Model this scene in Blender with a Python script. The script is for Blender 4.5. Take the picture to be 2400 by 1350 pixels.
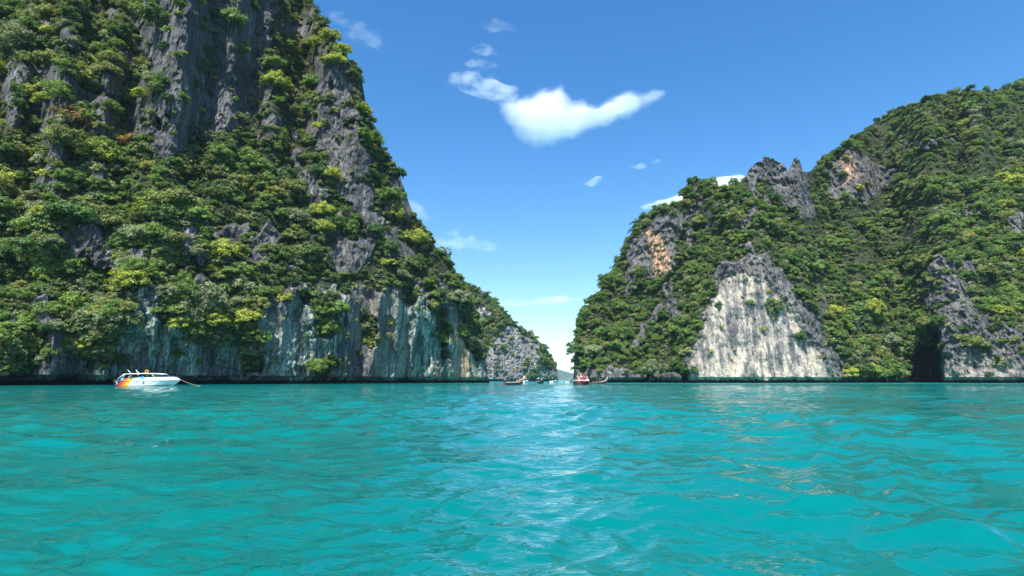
import bpy, bmesh, math, random
import numpy as np
from mathutils import Vector, Matrix, Euler

# ------------------------------------------------------------------ camera, world, sun, exposure
for o in list(bpy.data.objects):
    bpy.data.objects.remove(o)
scene = bpy.context.scene
COL = scene.collection
R = math.radians

F = 1333.0                       # focal length in photo pixels (2400 wide)
CAMH = 1.25
PITCH = math.atan((891 - 675) / F)
cam_data = bpy.data.cameras.new('camera')
cam_data.sensor_width = 36.0
cam_data.lens = F * 36.0 / 2400.0
cam_data.clip_start = 0.1
cam_data.clip_end = 60000
cam = bpy.data.objects.new('camera', cam_data)
cam.location = (0, 0, CAMH)
cam.rotation_euler = (math.pi / 2 + PITCH, 0, 0)
COL.objects.link(cam)
scene.camera = cam

SUN_DIR = Vector((-0.12, -0.46, 0.85)).normalized()      # towards the sun: high, behind the camera, a little left
world = bpy.data.worlds.new('World')
scene.world = world
world.use_nodes = True
wn, wl = world.node_tree.nodes, world.node_tree.links
wn.clear()
sky = wn.new('ShaderNodeTexSky')
sky.sky_type = 'NISHITA'
sky.sun_disc = False
sky.sun_elevation = math.asin(SUN_DIR.z)
sky.sun_rotation = math.atan2(SUN_DIR.x, SUN_DIR.y)
sky.altitude = 0
sky.air_density = 1.0
sky.dust_density = 0.7
sky.ozone_density = 2.0
hs = wn.new('ShaderNodeHueSaturation')
hs.inputs['Saturation'].default_value = 1.36
hs.inputs['Hue'].default_value = 0.501
hs.inputs['Value'].default_value = 1.0
bg = wn.new('ShaderNodeBackground')
bg.inputs['Strength'].default_value = 0.115
wo = wn.new('ShaderNodeOutputWorld')
wl.new(sky.outputs[0], hs.inputs['Color'])
wl.new(hs.outputs[0], bg.inputs[0])
wl.new(bg.outputs[0], wo.inputs[0])

sun_data = bpy.data.lights.new('sun', 'SUN')
sun_data.energy = 5.0
sun_data.angle = R(0.5)
sun_data.color = (1.0, 0.95, 0.86)
sun = bpy.data.objects.new('sun', sun_data)
sun.rotation_euler = SUN_DIR.to_track_quat('Z', 'Y').to_euler()
COL.objects.link(sun)

vs = scene.view_settings
vs.view_transform = 'Standard'
vs.look = 'None'
vs.exposure = 1.0
vs.gamma = 1.0
vs.use_curve_mapping = False
cy = scene.cycles
cy.max_bounces = 8
cy.diffuse_bounces = 3
cy.glossy_bounces = 3
cy.transmission_bounces = 3
cy.volume_bounces = 3
cy.transparent_max_bounces = 6
cy.use_denoising = True

# ------------------------------------------------------------------ helpers
CT, ST = math.cos(PITCH), math.sin(PITCH)
def px_uv(px, py):
    """photo pixel -> (x/depth, (z-camera height)/depth) of its ray"""
    a = (np.asarray(px, float) - 1200) / F
    b = (675 - np.asarray(py, float)) / F
    fw = CT - b * ST
    return a / fw, (ST + b * CT) / fw
def uv_px(u, v):
    fw = CT + v * ST
    return 1200 + F * u / fw, 675 - F * (v * CT - ST) / fw
def at(px, py, D):
    u, v = px_uv(px, py)
    return Vector((float(u) * D, D, CAMH + float(v) * D))

def _hash(ix, iy, iz, seed):
    h = (ix.astype(np.int64) * 374761393 + iy.astype(np.int64) * 668265263 + iz.astype(np.int64) * 2147483647 + seed * 1274126177) & 0xffffffff
    h = ((h ^ (h >> 13)) * 1274126177) & 0xffffffff
    h = ((h ^ (h >> 16)) * 2246822519) & 0xffffffff
    return (h ^ (h >> 15)) & 15
_G = np.array([[1,1,0],[-1,1,0],[1,-1,0],[-1,-1,0],[1,0,1],[-1,0,1],[1,0,-1],[-1,0,-1],[0,1,1],[0,-1,1],[0,1,-1],[0,-1,-1],[1,1,0],[-1,1,0],[0,-1,1],[0,-1,-1]], float)
def perlin(x, y, z, seed=0):
    x, y, z = np.broadcast_arrays(np.asarray(x, float), np.asarray(y, float), np.asarray(z, float))
    ix, iy, iz = np.floor(x), np.floor(y), np.floor(z)
    fx, fy, fz = x - ix, y - iy, z - iz
    ix, iy, iz = ix.astype(np.int64), iy.astype(np.int64), iz.astype(np.int64)
    w = lambda t: t * t * t * (t * (t * 6 - 15) + 10)
    wx, wy, wz = w(fx), w(fy), w(fz)
    out = 0
    for dx in (0, 1):
        ax = wx if dx else 1 - wx
        for dy in (0, 1):
            ay = wy if dy else 1 - wy
            for dz in (0, 1):
                g = _G[_hash(ix + dx, iy + dy, iz + dz, seed)]
                out = out + ax * ay * (wz if dz else 1 - wz) * (g[..., 0] * (fx - dx) + g[..., 1] * (fy - dy) + g[..., 2] * (fz - dz))
    return out
def fbm(x, y, z, octv=4, seed=0, gain=0.5):
    s, a = 0, 1.0
    for k in range(octv):
        s = s + a * perlin(x * 2 ** k, y * 2 ** k, z * 2 ** k, seed + k * 17)
        a *= gain
    return s
def ridged(x, y, z, octv=2, seed=0):
    s, a = 0, 1.0
    for k in range(octv):
        s = s + a * (1 - 2 * np.abs(perlin(x * 2 ** k, y * 2 ** k, z * 2 ** k, seed + k * 31)))
        a *= 0.5
    return s
def sstep(a, b, x):
    t = np.clip((x - a) / (b - a), 0, 1)
    return t * t * (3 - 2 * t)
def sdf(X, Y, poly):
    """signed distance to a polygon, positive inside"""
    d = np.full(X.shape, 1e18)
    inside = np.zeros(X.shape, bool)
    n = len(poly)
    for i in range(n):
        ax, ay = poly[i]; bx, by = poly[(i + 1) % n]
        ex, ey = bx - ax, by - ay
        t = np.clip(((X - ax) * ex + (Y - ay) * ey) / (ex * ex + ey * ey + 1e-12), 0, 1)
        d = np.minimum(d, (X - ax - t * ex) ** 2 + (Y - ay - t * ey) ** 2)
        c = (ay > Y) != (by > Y)
        with np.errstate(divide='ignore', invalid='ignore'):
            xi = ax + (Y - ay) / (ey if ey != 0 else 1e-12) * ex
        inside ^= c & (X < xi)
    d = np.sqrt(d)
    return np.where(inside, d, -d)
def blur(a, n, axis):
    if n < 1: return a
    k = np.hanning(2 * n + 3)[1:-1]; k /= k.sum()
    pad = [(0, 0)] * a.ndim; pad[axis] = (n, n)
    p = np.pad(a, pad, mode='edge')
    out = 0
    for i, w in enumerate(k):
        sl = [slice(None)] * a.ndim; sl[axis] = slice(i, i + a.shape[axis])
        out = out + w * p[tuple(sl)]
    return out

def mesh_np(name, verts, faces, mats=(), smooth=False, mat_idx=None):
    """faces: int array (n,3) or (n,4)"""
    me = bpy.data.meshes.new(name)
    verts = np.asarray(verts, np.float32); faces = np.asarray(faces, np.int32)
    k = faces.shape[1]
    me.vertices.add(len(verts)); me.vertices.foreach_set('co', verts.ravel())
    me.loops.add(faces.size); me.loops.foreach_set('vertex_index', faces.ravel())
    me.polygons.add(len(faces))
    me.polygons.foreach_set('loop_start', np.arange(0, faces.size, k, dtype=np.int32))
    me.polygons.foreach_set('loop_total', np.full(len(faces), k, np.int32))
    for m in mats: me.materials.append(m)
    if mat_idx is not None: me.polygons.foreach_set('material_index', np.asarray(mat_idx, np.int32))
    me.polygons.foreach_set('use_smooth', np.full(len(faces), smooth))
    me.update(calc_edges=True)
    return me
def attr_float(me, name, vals):
    a = me.attributes.new(name, 'FLOAT', 'POINT'); a.data.foreach_set('value', np.asarray(vals, np.float32).ravel())
def attr_col(me, name, vals):
    a = me.attributes.new(name, 'FLOAT_COLOR', 'POINT'); a.data.foreach_set('color', np.asarray(vals, np.float32).ravel())
def obj(name, me, parent=None, label=None, cat=None, group=None, kind=None, loc=None):
    o = bpy.data.objects.new(name, me); COL.objects.link(o)
    if parent: o.parent = parent
    if loc is not None: o.location = loc
    if label: o['label'] = label
    if cat: o['category'] = cat
    if group: o['group'] = group
    if kind: o['kind'] = kind
    return o
def thing(name, label, cat, loc=(0, 0, 0), rotz=0, group=None):
    o = obj(name, None, None, label, cat, group, None, loc)
    o.rotation_euler = (0, 0, rotz); o.empty_display_size = 0.5
    return o
def grid_faces(nr, nc):
    i = np.arange(nr * nc).reshape(nr, nc)
    return np.stack([i[:-1, :-1], i[:-1, 1:], i[1:, 1:], i[1:, :-1]], -1).reshape(-1, 4)

# ------------------------------------------------------------------ materials
def new_mat(name):
    m = bpy.data.materials.new(name); m.use_nodes = True
    n, l = m.node_tree.nodes, m.node_tree.links
    return m, n, l, n['Principled BSDF']
def simple(name, col, rough=0.6, metal=0.0, spec=0.5, var=0.08, scale=3.0):
    m, n, l, b = new_mat(name)
    tc = n.new('ShaderNodeTexCoord'); no = n.new('ShaderNodeTexNoise'); no.inputs['Scale'].default_value = scale
    no.inputs['Detail'].default_value = 4
    mr = n.new('ShaderNodeMapRange'); mr.inputs[1].default_value = .3; mr.inputs[2].default_value = .7
    mr.inputs[3].default_value = 1 - var; mr.inputs[4].default_value = 1 + var
    mx = n.new('ShaderNodeVectorMath'); mx.operation = 'SCALE'; mx.inputs[0].default_value = col
    l.new(tc.outputs['Object'], no.inputs['Vector']); l.new(no.outputs[0], mr.inputs[0]); l.new(mr.outputs[0], mx.inputs['Scale'])
    l.new(mx.outputs[0], b.inputs['Base Color'])
    b.inputs['Roughness'].default_value = rough; b.inputs['Metallic'].default_value = metal
    b.inputs['Specular IOR Level'].default_value = spec
    return m
def noise_node(n, l, vec, scale, detail=4, rough=0.55, sx=1, sy=1, sz=1):
    mp = n.new('ShaderNodeMapping'); mp.inputs['Scale'].default_value = (sx, sy, sz)
    t = n.new('ShaderNodeTexNoise'); t.inputs['Scale'].default_value = scale
    t.inputs['Detail'].default_value = detail; t.inputs['Roughness'].default_value = rough
    l.new(vec, mp.inputs['Vector']); l.new(mp.outputs[0], t.inputs['Vector'])
    return t.outputs[0]
def ramp(n, l, fac, stops):
    r = n.new('ShaderNodeValToRGB'); e = r.color_ramp.elements
    while len(e) < len(stops): e.new(0.5)
    for i, (p, c) in enumerate(stops):
        e[i].position = p; e[i].color = (*c, 1) if len(c) == 3 else c
    l.new(fac, r.inputs[0])
    return r.outputs[0]
def mixc(n, l, fac, a, b, mode='MIX'):
    m = n.new('ShaderNodeMix'); m.data_type = 'RGBA'; m.blend_type = mode
    for sock, val in ((m.inputs[0], fac), (m.inputs[6], a), (m.inputs[7], b)):
        if hasattr(val, 'is_linked'): l.new(val, sock)
        elif isinstance(val, (int, float)): sock.default_value = val
        else: sock.default_value = (*val, 1)
    return m.outputs[2]
def mathn(n, l, op, a, b=None):
    m = n.new('ShaderNodeMath'); m.operation = op
    for sock, val in ((m.inputs[0], a), (m.inputs[1], b)):
        if val is None: continue
        if hasattr(val, 'is_linked'): l.new(val, sock)
        else: sock.default_value = val
    return m.outputs[0]

def rock_material():
    """limestone; attribute 'tone': r = soil under plants, g = cream, b = ochre ; 'tone2': r = green-grey, g = value"""
    m, n, l, b = new_mat('limestone')
    geo = n.new('ShaderNodeNewGeometry'); P = geo.outputs['Position']
    a1 = n.new('ShaderNodeAttribute'); a1.attribute_name = 'tone'
    s1 = n.new('ShaderNodeSeparateColor'); l.new(a1.outputs['Color'], s1.inputs[0])
    a2 = n.new('ShaderNodeAttribute'); a2.attribute_name = 'tone2'
    s2 = n.new('ShaderNodeSeparateColor'); l.new(a2.outputs['Color'], s2.inputs[0])
    big = noise_node(n, l, P, 0.09, 5, 0.6, 1, 1, 0.5)
    streak = noise_node(n, l, P, 0.55, 5, 0.62, 1, 1, 0.06)
    thin = noise_node(n, l, P, 1.7, 4, 0.6, 1, 1, 0.05)
    fine = noise_node(n, l, P, 1.1, 6, 0.7)
    grey = ramp(n, l, big, [(.28, (.035, .037, .041)), (.5, (.078, .080, .083)), (.72, (.15, .146, .142))])
    whites = ramp(n, l, streak, [(.55, (0, 0, 0)), (.68, (1, 1, 1))])
    darks = ramp(n, l, thin, [(.33, (1, 1, 1)), (.47, (0, 0, 0))])
    c = mixc(n, l, mathn(n, l, 'MULTIPLY', whites, .62), grey, (.27, .27, .26))
    c = mixc(n, l, mathn(n, l, 'MULTIPLY', darks, .6), c, (.035, .036, .04))
    # green-grey wall: teal reflected off the water, painted into the rock colour
    gcol = ramp(n, l, streak, [(.36, (.040, .060, .055)), (.49, (.14, .20, .178)), (.63, (.36, .44, .38))])
    gcol = mixc(n, l, mathn(n, l, 'MULTIPLY', darks, .55), gcol, (.025, .035, .033))
    c = mixc(n, l, s2.outputs[0], c, gcol)
    # cream wall
    wide = noise_node(n, l, P, 0.24, 6, 0.66, 1, 1, 0.045)
    cream = ramp(n, l, wide, [(.38, (.075, .075, .078)), (.46, (.19, .178, .165)), (.515, (.335, .295, .238)), (.64, (.42, .37, .295))])
    cream = mixc(n, l, mathn(n, l, 'MULTIPLY', ramp(n, l, streak, [(.36, (1, 1, 1)), (.45, (0, 0, 0))]), .7), cream, (.085, .084, .085))
    c = mixc(n, l, s1.outputs[1], c, cream)
    och = ramp(n, l, streak, [(.35, (.30, .17, .09)), (.6, (.60, .40, .25))])
    c = mixc(n, l, s1.outputs[2], c, och)
    fm = n.new('ShaderNodeMapRange'); fm.inputs[1].default_value = .3; fm.inputs[2].default_value = .7
    fm.inputs[3].default_value = .5; fm.inputs[4].default_value = 1.4; l.new(fine, fm.inputs[0])
    vm = n.new('ShaderNodeVectorMath'); vm.operation = 'SCALE'; l.new(c, vm.inputs[0])
    l.new(mathn(n, l, 'MULTIPLY', fm.outputs[0], mathn(n, l, 'MULTIPLY', s2.outputs[1], 2.0)), vm.inputs['Scale'])
    vo = n.new('ShaderNodeTexVoronoi'); vo.feature = 'DISTANCE_TO_EDGE'; vo.inputs['Scale'].default_value = .42
    vmap = n.new('ShaderNodeMapping'); vmap.inputs['Scale'].default_value = (1, 1, .22)
    vw = n.new('ShaderNodeVectorMath'); vw.operation = 'MULTIPLY_ADD'; vw.inputs[1].default_value = (2.2, 2.2, 2.2)
    nc3 = n.new('ShaderNodeTexNoise'); nc3.inputs['Scale'].default_value = .5; nc3.inputs['Detail'].default_value = 4; l.new(P, nc3.inputs['Vector'])
    l.new(nc3.outputs['Color'], vw.inputs[0]); l.new(P, vw.inputs[2]); l.new(vw.outputs[0], vmap.inputs['Vector']); l.new(vmap.outputs[0], vo.inputs['Vector'])
    crack = ramp(n, l, vo.outputs['Distance'], [(.0, (1, 1, 1)), (.055, (0, 0, 0))])
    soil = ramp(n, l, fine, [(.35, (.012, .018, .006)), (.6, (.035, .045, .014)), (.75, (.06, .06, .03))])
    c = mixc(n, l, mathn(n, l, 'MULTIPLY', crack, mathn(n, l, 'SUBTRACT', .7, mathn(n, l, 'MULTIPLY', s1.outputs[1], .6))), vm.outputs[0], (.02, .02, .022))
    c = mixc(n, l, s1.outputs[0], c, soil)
    sz = n.new('ShaderNodeSeparateXYZ'); l.new(P, sz.inputs[0])      # undercut's shade, painted as a black band just above the water
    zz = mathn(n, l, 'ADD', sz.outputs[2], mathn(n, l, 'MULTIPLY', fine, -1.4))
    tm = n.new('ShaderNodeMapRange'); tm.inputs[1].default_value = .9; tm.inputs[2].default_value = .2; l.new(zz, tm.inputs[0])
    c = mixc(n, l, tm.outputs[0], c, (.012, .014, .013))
    l.new(c, b.inputs['Base Color'])
    b.inputs['Roughness'].default_value = 0.92
    b.inputs['Specular IOR Level'].default_value = 0.2
    bp = n.new('ShaderNodeBump'); bp.inputs['Strength'].default_value = 0.9; bp.inputs['Distance'].default_value = 0.5
    h = mathn(n, l, 'SUBTRACT', mathn(n, l, 'ADD', fine, mathn(n, l, 'MULTIPLY', thin, .8)), mathn(n, l, 'MULTIPLY', crack, mathn(n, l, 'SUBTRACT', .5, mathn(n, l, 'MULTIPLY', s1.outputs[1], .45))))
    l.new(h, bp.inputs['Height']); l.new(bp.outputs[0], b.inputs['Normal'])
    return m

def water_material():
    m, n, l, b = new_mat('sea_water')
    geo = n.new('ShaderNodeNewGeometry'); P = geo.outputs['Position']
    a = n.new('ShaderNodeAttribute'); a.attribute_name = 'shallow'
    patch = noise_node(n, l, P, 0.05, 3, .5)
    deep = ramp(n, l, patch, [(.35, (.0, .112, .110)), (.65, (.0, .152, .148))])
    c = mixc(n, l, a.outputs['Fac'], deep, (.010, .31, .29))
    l.new(c, b.inputs['Base Color'])
    b.inputs['Roughness'].default_value = 0.04
    b.inputs['IOR'].default_value = 1.34
    # fine ripples, coarser ones stand out further away
    r1 = noise_node(n, l, P, 2.6, 3, .55, .75, 1.3, 1)
    r2 = noise_node(n, l, P, 0.75, 3, .55, .7, 1.4, 1)
    bp1 = n.new('ShaderNodeBump'); bp1.inputs['Strength'].default_value = 1; bp1.inputs['Distance'].default_value = 0.035
    bp2 = n.new('ShaderNodeBump'); bp2.inputs['Strength'].default_value = 1; bp2.inputs['Distance'].default_value = 0.10
    fa = n.new('ShaderNodeAttribute'); fa.attribute_name = 'open_water'      # wind chop the mesh is too coarse to carry
    l.new(mathn(n, l, 'ADD', .10, mathn(n, l, 'MULTIPLY', fa.outputs['Fac'], .42)), bp2.inputs['Distance'])
    l.new(r1, bp1.inputs['Height']); l.new(r2, bp2.inputs['Height'])
    r3 = noise_node(n, l, P, 8.5, 2, .5, .8, 1.2, 1)
    bp3 = n.new('ShaderNodeBump'); bp3.inputs['Strength'].default_value = 1; bp3.inputs['Distance'].default_value = 0.007
    l.new(r3, bp3.inputs['Height']); l.new(bp3.outputs[0], bp1.inputs['Normal'])
    l.new(bp1.outputs[0], bp2.inputs['Normal']); l.new(bp2.outputs[0], b.inputs['Normal'])
    return m

def leaf_material(name, stops, patch=False):
    """stops: colours chosen per plant (object random); leaves vary with attribute 'leafv'"""
    m, n, l, b = new_mat(name)
    oi = n.new('ShaderNodeObjectInfo')
    if patch:
        ia = n.new('ShaderNodeAttribute'); ia.attribute_type = 'INSTANCER'; ia.attribute_name = 'hue'
        c = ramp(n, l, ia.outputs['Fac'], stops)
    else: c = ramp(n, l, oi.outputs['Random'], stops)
    a = n.new('ShaderNodeAttribute'); a.attribute_name = 'leafv'
    mr = n.new('ShaderNodeMapRange'); mr.inputs[3].default_value = .55; mr.inputs[4].default_value = 1.5
    l.new(a.outputs['Fac'], mr.inputs[0])
    vm = n.new('ShaderNodeVectorMath'); vm.operation = 'SCALE'; l.new(c, vm.inputs[0]); l.new(mr.outputs[0], vm.inputs['Scale'])
    df = n.new('ShaderNodeBsdfDiffuse'); tr = n.new('ShaderNodeBsdfTranslucent')
    l.new(vm.outputs[0], df.inputs[0])
    ty = mixc(n, l, 1.0, vm.outputs[0], (1.25, 1.15, .45), 'MULTIPLY'); l.new(ty, tr.inputs[0])
    gl = n.new('ShaderNodeBsdfGlossy'); gl.inputs['Roughness'].default_value = .45; gl.inputs[0].default_value = (.9, .95, 1, 1)
    mx = n.new('ShaderNodeMixShader'); mx.inputs[0].default_value = .32
    l.new(df.outputs[0], mx.inputs[1]); l.new(tr.outputs[0], mx.inputs[2])
    m2 = n.new('ShaderNodeMixShader'); m2.inputs[0].default_value = .018
    l.new(mx.outputs[0], m2.inputs[1]); l.new(gl.outputs[0], m2.inputs[2])
    out = n['Material Output']; l.new(m2.outputs[0], out.inputs[0]); n.remove(b)
    return m

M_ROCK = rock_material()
M_WATER = water_material()
M_BARK = simple('bark', (.13, .115, .095), .9, spec=.2, var=.3, scale=2)
LEAF = {
    'deep green':   leaf_material('leaf_deep', [(0, (0.056, 0.119, 0.030)), (1, (0.086, 0.162, 0.038))]),
    'mid green':    leaf_material('leaf_mid', [(0, (0.115, 0.200, 0.042)), (1, (0.162, 0.259, 0.054))]),
    'olive':        leaf_material('leaf_olive', [(0, (0.168, 0.206, 0.060)), (1, (0.214, 0.240, 0.070))]),
    'yellow-green': leaf_material('leaf_yellow', [(0, (0.252, 0.314, 0.048)), (1, (0.330, 0.372, 0.058))]),
    'grey-green':   leaf_material('leaf_grey', [(0, (0.162, 0.211, 0.106)), (1, (0.221, 0.259, 0.134))]),
    'rusty':        leaf_material('leaf_rusty', [(0, (0.240, 0.180, 0.054)), (1, (0.300, 0.180, 0.060))]),
}
M_LEAFMIX = leaf_material('leaf_mixed', [(0, (0.061, 0.119, 0.030)), (.35, (0.119, 0.200, 0.042)), (.6, (0.166, 0.218, 0.060)), (.8, (0.173, 0.221, 0.095)), (.95, (0.270, 0.324, 0.054)), (1, (0.300, 0.310, 0.060))], True)

# ------------------------------------------------------------------ water
def build_water():
    rng = np.random.default_rng(5)
    af = np.linspace(R(-50), R(50), 520)
    ab = np.linspace(R(50), R(310), 60)[1:-1]
    ang = np.concatenate([af, ab])
    r = np.concatenate([[0.25, 0.6, 1.0], np.geomspace(1.4, 260, 500), np.geomspace(275, 9000, 36)])
    A, Rr = np.meshgrid(ang, r)
    X, Y = Rr * np.sin(A), Rr * np.cos(A)
    Z = np.zeros_like(X)
    wx = X + 0.5 * fbm(X * .35, Y * .35, 0 * X, 2, 3)
    wy = Y + 0.5 * fbm(X * .35, Y * .35, 0 * X + 9, 2, 4)
    spacing = np.maximum(Rr * 0.0106, Rr * R(100) / 520)
    for lam in np.geomspace(0.24, 4.8, 56):
        th = rng.normal(R(10), R(58)); k = 2 * math.pi / lam
        amp = 0.0128 * lam ** 0.62 * rng.uniform(.4, 1.3)
        ph = k * (wx * math.sin(th) + wy * math.cos(th)) + rng.uniform(0, 6.3)
        fade = sstep(2.2, 5.0, lam / spacing)
        s = np.sin(ph)
        Z += amp * fade * (s + .28 * np.cos(2 * ph + math.pi) * .8) * .62
    gust = .75 + .6 * fbm(X * .06, Y * .06, 0 * X, 2, 8)
    Z *= np.clip(gust, .35, 1.3) * 1.35
    n, c = X.shape
    V = np.stack([X, Y, Z], -1).reshape(-1, 3)
    i = np.arange(n * c).reshape(n, c); j = np.roll(i, -1, axis=1)
    f = np.stack([i[:-1], i[1:], j[1:], j[:-1]], -1).reshape(-1, 4)
    V = np.vstack([V, [[0, 0, 0]]])
    me = mesh_np('sea_water', V, f, [M_WATER], True)
    sh = sstep(165, 240, Y + .1 * X + 14 * fbm(X / 40, Y / 40, 0 * X, 2, 6)) * sstep(-90, 20, X + (Y - 200) * .2)
    attr_float(me, 'shallow', np.append((sh * .85).ravel(), 0))
    attr_float(me, 'open_water', np.append(sstep(12, 110, Rr).ravel(), 0))
    o = obj('sea_water', me, None, 'turquoise rippled sea water filling the lagoon', None, None, 'structure')
    return o
build_water()

# ------------------------------------------------------------------ cliffs
class Cliff: pass
def build_cliff(name, label, cols, rows, ridge, base, rocks, creams=(), ochres=(), greens=(), caves=(), lower=None, seed=0,
                cveg=0.55, crock=0.07, relief=1.0, value=.5, xscale=1.0, buttress=6.0, plants=(), fold=0.0, bare=0.0):
    """cols: photo columns of the surface grid; ridge: (px,py) skyline; base: (px, depth) of the waterline;
    the steepness follows what grows there: bare rock is a wall, plants stand on a slope"""
    rx, ry = zip(*ridge); bx, bd = zip(*base)
    cols = np.asarray(cols, float)
    nc = len(cols); nt = rows
    u0, _ = px_uv(cols, np.full(nc, 891.0))
    ru, rv = px_uv(rx, ry); ru = np.maximum.accumulate(ru)
    jag = fbm(cols / 22, 0 * cols, 0 * cols + seed, 4, seed)
    D0 = np.interp(cols, bx, bd)
    vtop = np.interp(u0, ru, rv) + jag * 7 * xscale / F
    ytop = uv_px(u0, vtop)[1]
    vbot = (-3.0 - CAMH) / D0
    T = np.linspace(0, 1, nt)[:, None]
    Vg = vbot[None] + np.maximum(vtop - vbot, .004)[None] * T
    Ug = np.broadcast_to(u0[None], Vg.shape)
    PX, PY = uv_px(Ug, Vg)
    wob = 30 * fbm(PX / 55, PY / 55, 0 * PX + seed, 4, seed + 3) * xscale
    rock = np.zeros_like(PX)
    for poly, st in rocks:
        rock = np.maximum(rock, st * sstep(-10 * xscale, 12 * xscale, sdf(PX, PY, poly) + wob))
    if bare: rock = np.maximum(rock, .9 * sstep(bare, bare + .16, fbm(PX / (85 * xscale), PY / (130 * xscale), 0 * PX + seed, 3, seed + 41)))
    for poly in plants:
        rock = rock * (1 - .95 * sstep(-10 * xscale, 10 * xscale, sdf(PX, PY, poly) + wob))
    veg = 1 - rock
    c = crock + (cveg - crock) * veg
    if lower is not None:
        poly, cl = lower
        c = np.where(True, c + (cl - c) * sstep(-30, 30, sdf(PX, PY, poly) + wob), c)
    c = blur(blur(c, 34, 1), 9, 0)
    c = c * np.clip(1 + 1.6 * fbm(PX / 60, PY / 40, 0 * PX, 2, seed + 5) * veg, .05, 2.2)
    D = np.empty_like(Vg); D[0] = D0
    for i in range(1, nt):
        dv = Vg[i] - Vg[i - 1]
        D[i] = D[i - 1] * (1 + np.minimum(c[i], .9) * dv / np.maximum(1 - c[i] * Vg[i], .5))
    D = blur(D, 26, 1)
    X, Z = Ug * D, CAMH + Vg * D
    Yw = D
    # relief in metres
    warp = 2.5 * fbm(X / 9, Yw / 9, Z / 14, 2, seed + 11)
    rel = buttress * fbm((X + warp) / 38, Yw / 60, Z / 52, 2, seed + 12)
    rel = rel + 2.6 * relief * fbm(X / 11, Yw / 14, Z / 10, 3, seed + 13) * (0.6 + .4 * rock)
    rel = rel + veg * 7 * (xscale ** .5) * fbm(X / 20, Yw / 24, Z / 22, 2, seed + 17)
    calm = np.zeros_like(PX)
    for poly, st in creams: calm = np.maximum(calm, st * sstep(-12, 20, sdf(PX, PY, poly)))
    rock = rock * (1 - .78 * calm); rel = rel * (1 - .45 * calm)
    fl = ridged((X + warp * .6) / 3.2, Yw / 12, Z / 15, 3, seed + 14)
    rel = rel - 1.0 * relief * rock * fl
    rel = rel - .7 * relief * rock * ridged((X + warp) / 1.7, Yw / 5, Z / 6.5, 2, seed + 19) - 1.0 * calm * ridged(X / 7, Yw / 20, Z / 90, 2, seed + 24)
    rel = rel - 0.5 * relief * ridged(X / 1.5, Yw / 3, Z / 3.4, 2, seed + 15) * (.4 + .6 * rock) * (1 - .8 * calm)
    rel = rel - 1.3 * relief * rock * ridged((X - warp) / 5.5, Yw / 9, Z / 9, 3, seed + 18)
    rel = rel + .9 * relief * np.abs(perlin(X / 3.1, Yw / 5, Z / 4.2, seed + 16)) * 2 * rock
    if fold:      # great vertical folds in the overhanging wall near the water
        lowm = sstep(-25, 25, sdf(PX, PY, lower[0]) + wob)
        rel = rel + fold * lowm * (np.abs(perlin((X + .5 * Yw + warp) / 11, 0 * X, Z / 60, seed + 23)) * 3.2 - .6)
    notch = np.clip(1 - np.maximum(Z, 0) / 2.6, 0, 1) ** .6
    D2 = D + rel
    D2 = D2 + 4.5 * notch * sstep(-.5, .3, fbm(X / 14, 0 * X, 0 * X + seed, 2, seed + 20) + .25)
    for poly, dep in caves:
        D2 = D2 + dep * sstep(-4, 16, sdf(PX, PY, poly) + wob * .35)
    P = np.stack([Ug * D2, D2, CAMH + Vg * D2], -1)
    # far side of the mountain, falling away behind the skyline
    back = []
    for k, (dy, fz) in enumerate(((4, .99), (14, .93), (30, .75), (55, .45), (80, .0))):
        q = P[-1].copy(); h = np.maximum(q[:, 2], 0)
        y0 = q[:, 1].copy(); q[:, 1] += dy * np.clip(h / 60, .1, 2.2); q[:, 0] *= q[:, 1] / y0
        q[:, 2] = np.where(h > 0, h * (fz if fz < .9 else fz * .995), q[:, 2]) - (4 if fz == 0 else 0)
        back.append(q)
    Pall = np.concatenate([P, np.stack(back)], 0)
    nr = Pall.shape[0]
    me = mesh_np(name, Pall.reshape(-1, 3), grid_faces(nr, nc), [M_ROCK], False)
    def fld(polys, w=14):
        a = np.zeros_like(PX)
        for poly, st in polys: a = np.maximum(a, st * sstep(-w * xscale, w * xscale, sdf(PX, PY, poly) + wob * .8))
        return a
    cr, oc, gr = fld(creams, 18), fld(ochres), fld(greens, 40)
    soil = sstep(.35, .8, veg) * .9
    ext = lambda a: np.concatenate([a, np.repeat(a[-1:], 5, 0)], 0).ravel()
    gr = gr * sstep(-.5, .0, fbm(X / 16, Yw / 30, Z / 26, 3, seed + 30))
    one = np.ones(nr * nc)
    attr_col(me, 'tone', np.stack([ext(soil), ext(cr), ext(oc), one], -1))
    attr_col(me, 'tone2', np.stack([ext(gr), one * value, one, one], -1))
    o = obj(name, me, None, label, None, None, 'structure')
    C = Cliff(); C.cols = cols; C.u = u0; C.vbot = vbot; C.vtop = vtop; C.P = P; C.veg = veg; C.ytop = ytop; C.nt = nt; C.obj = o; C.name = name
    return C
def on_cliff(C, px, py):
    """grid cell of a photo pixel: 3D point, plant cover"""
    u, v = px_uv(px, py)
    j = int(np.clip(np.searchsorted(C.u, float(u)), 0, len(C.u) - 1))
    t = (float(v) - C.vbot[j]) / max(C.vtop[j] - C.vbot[j], .004)
    if t < 0 or t > 1.0: return None
    i = int(round(t * (C.nt - 1)))
    return C.P[i, j], C.veg[i, j], i, j

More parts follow.
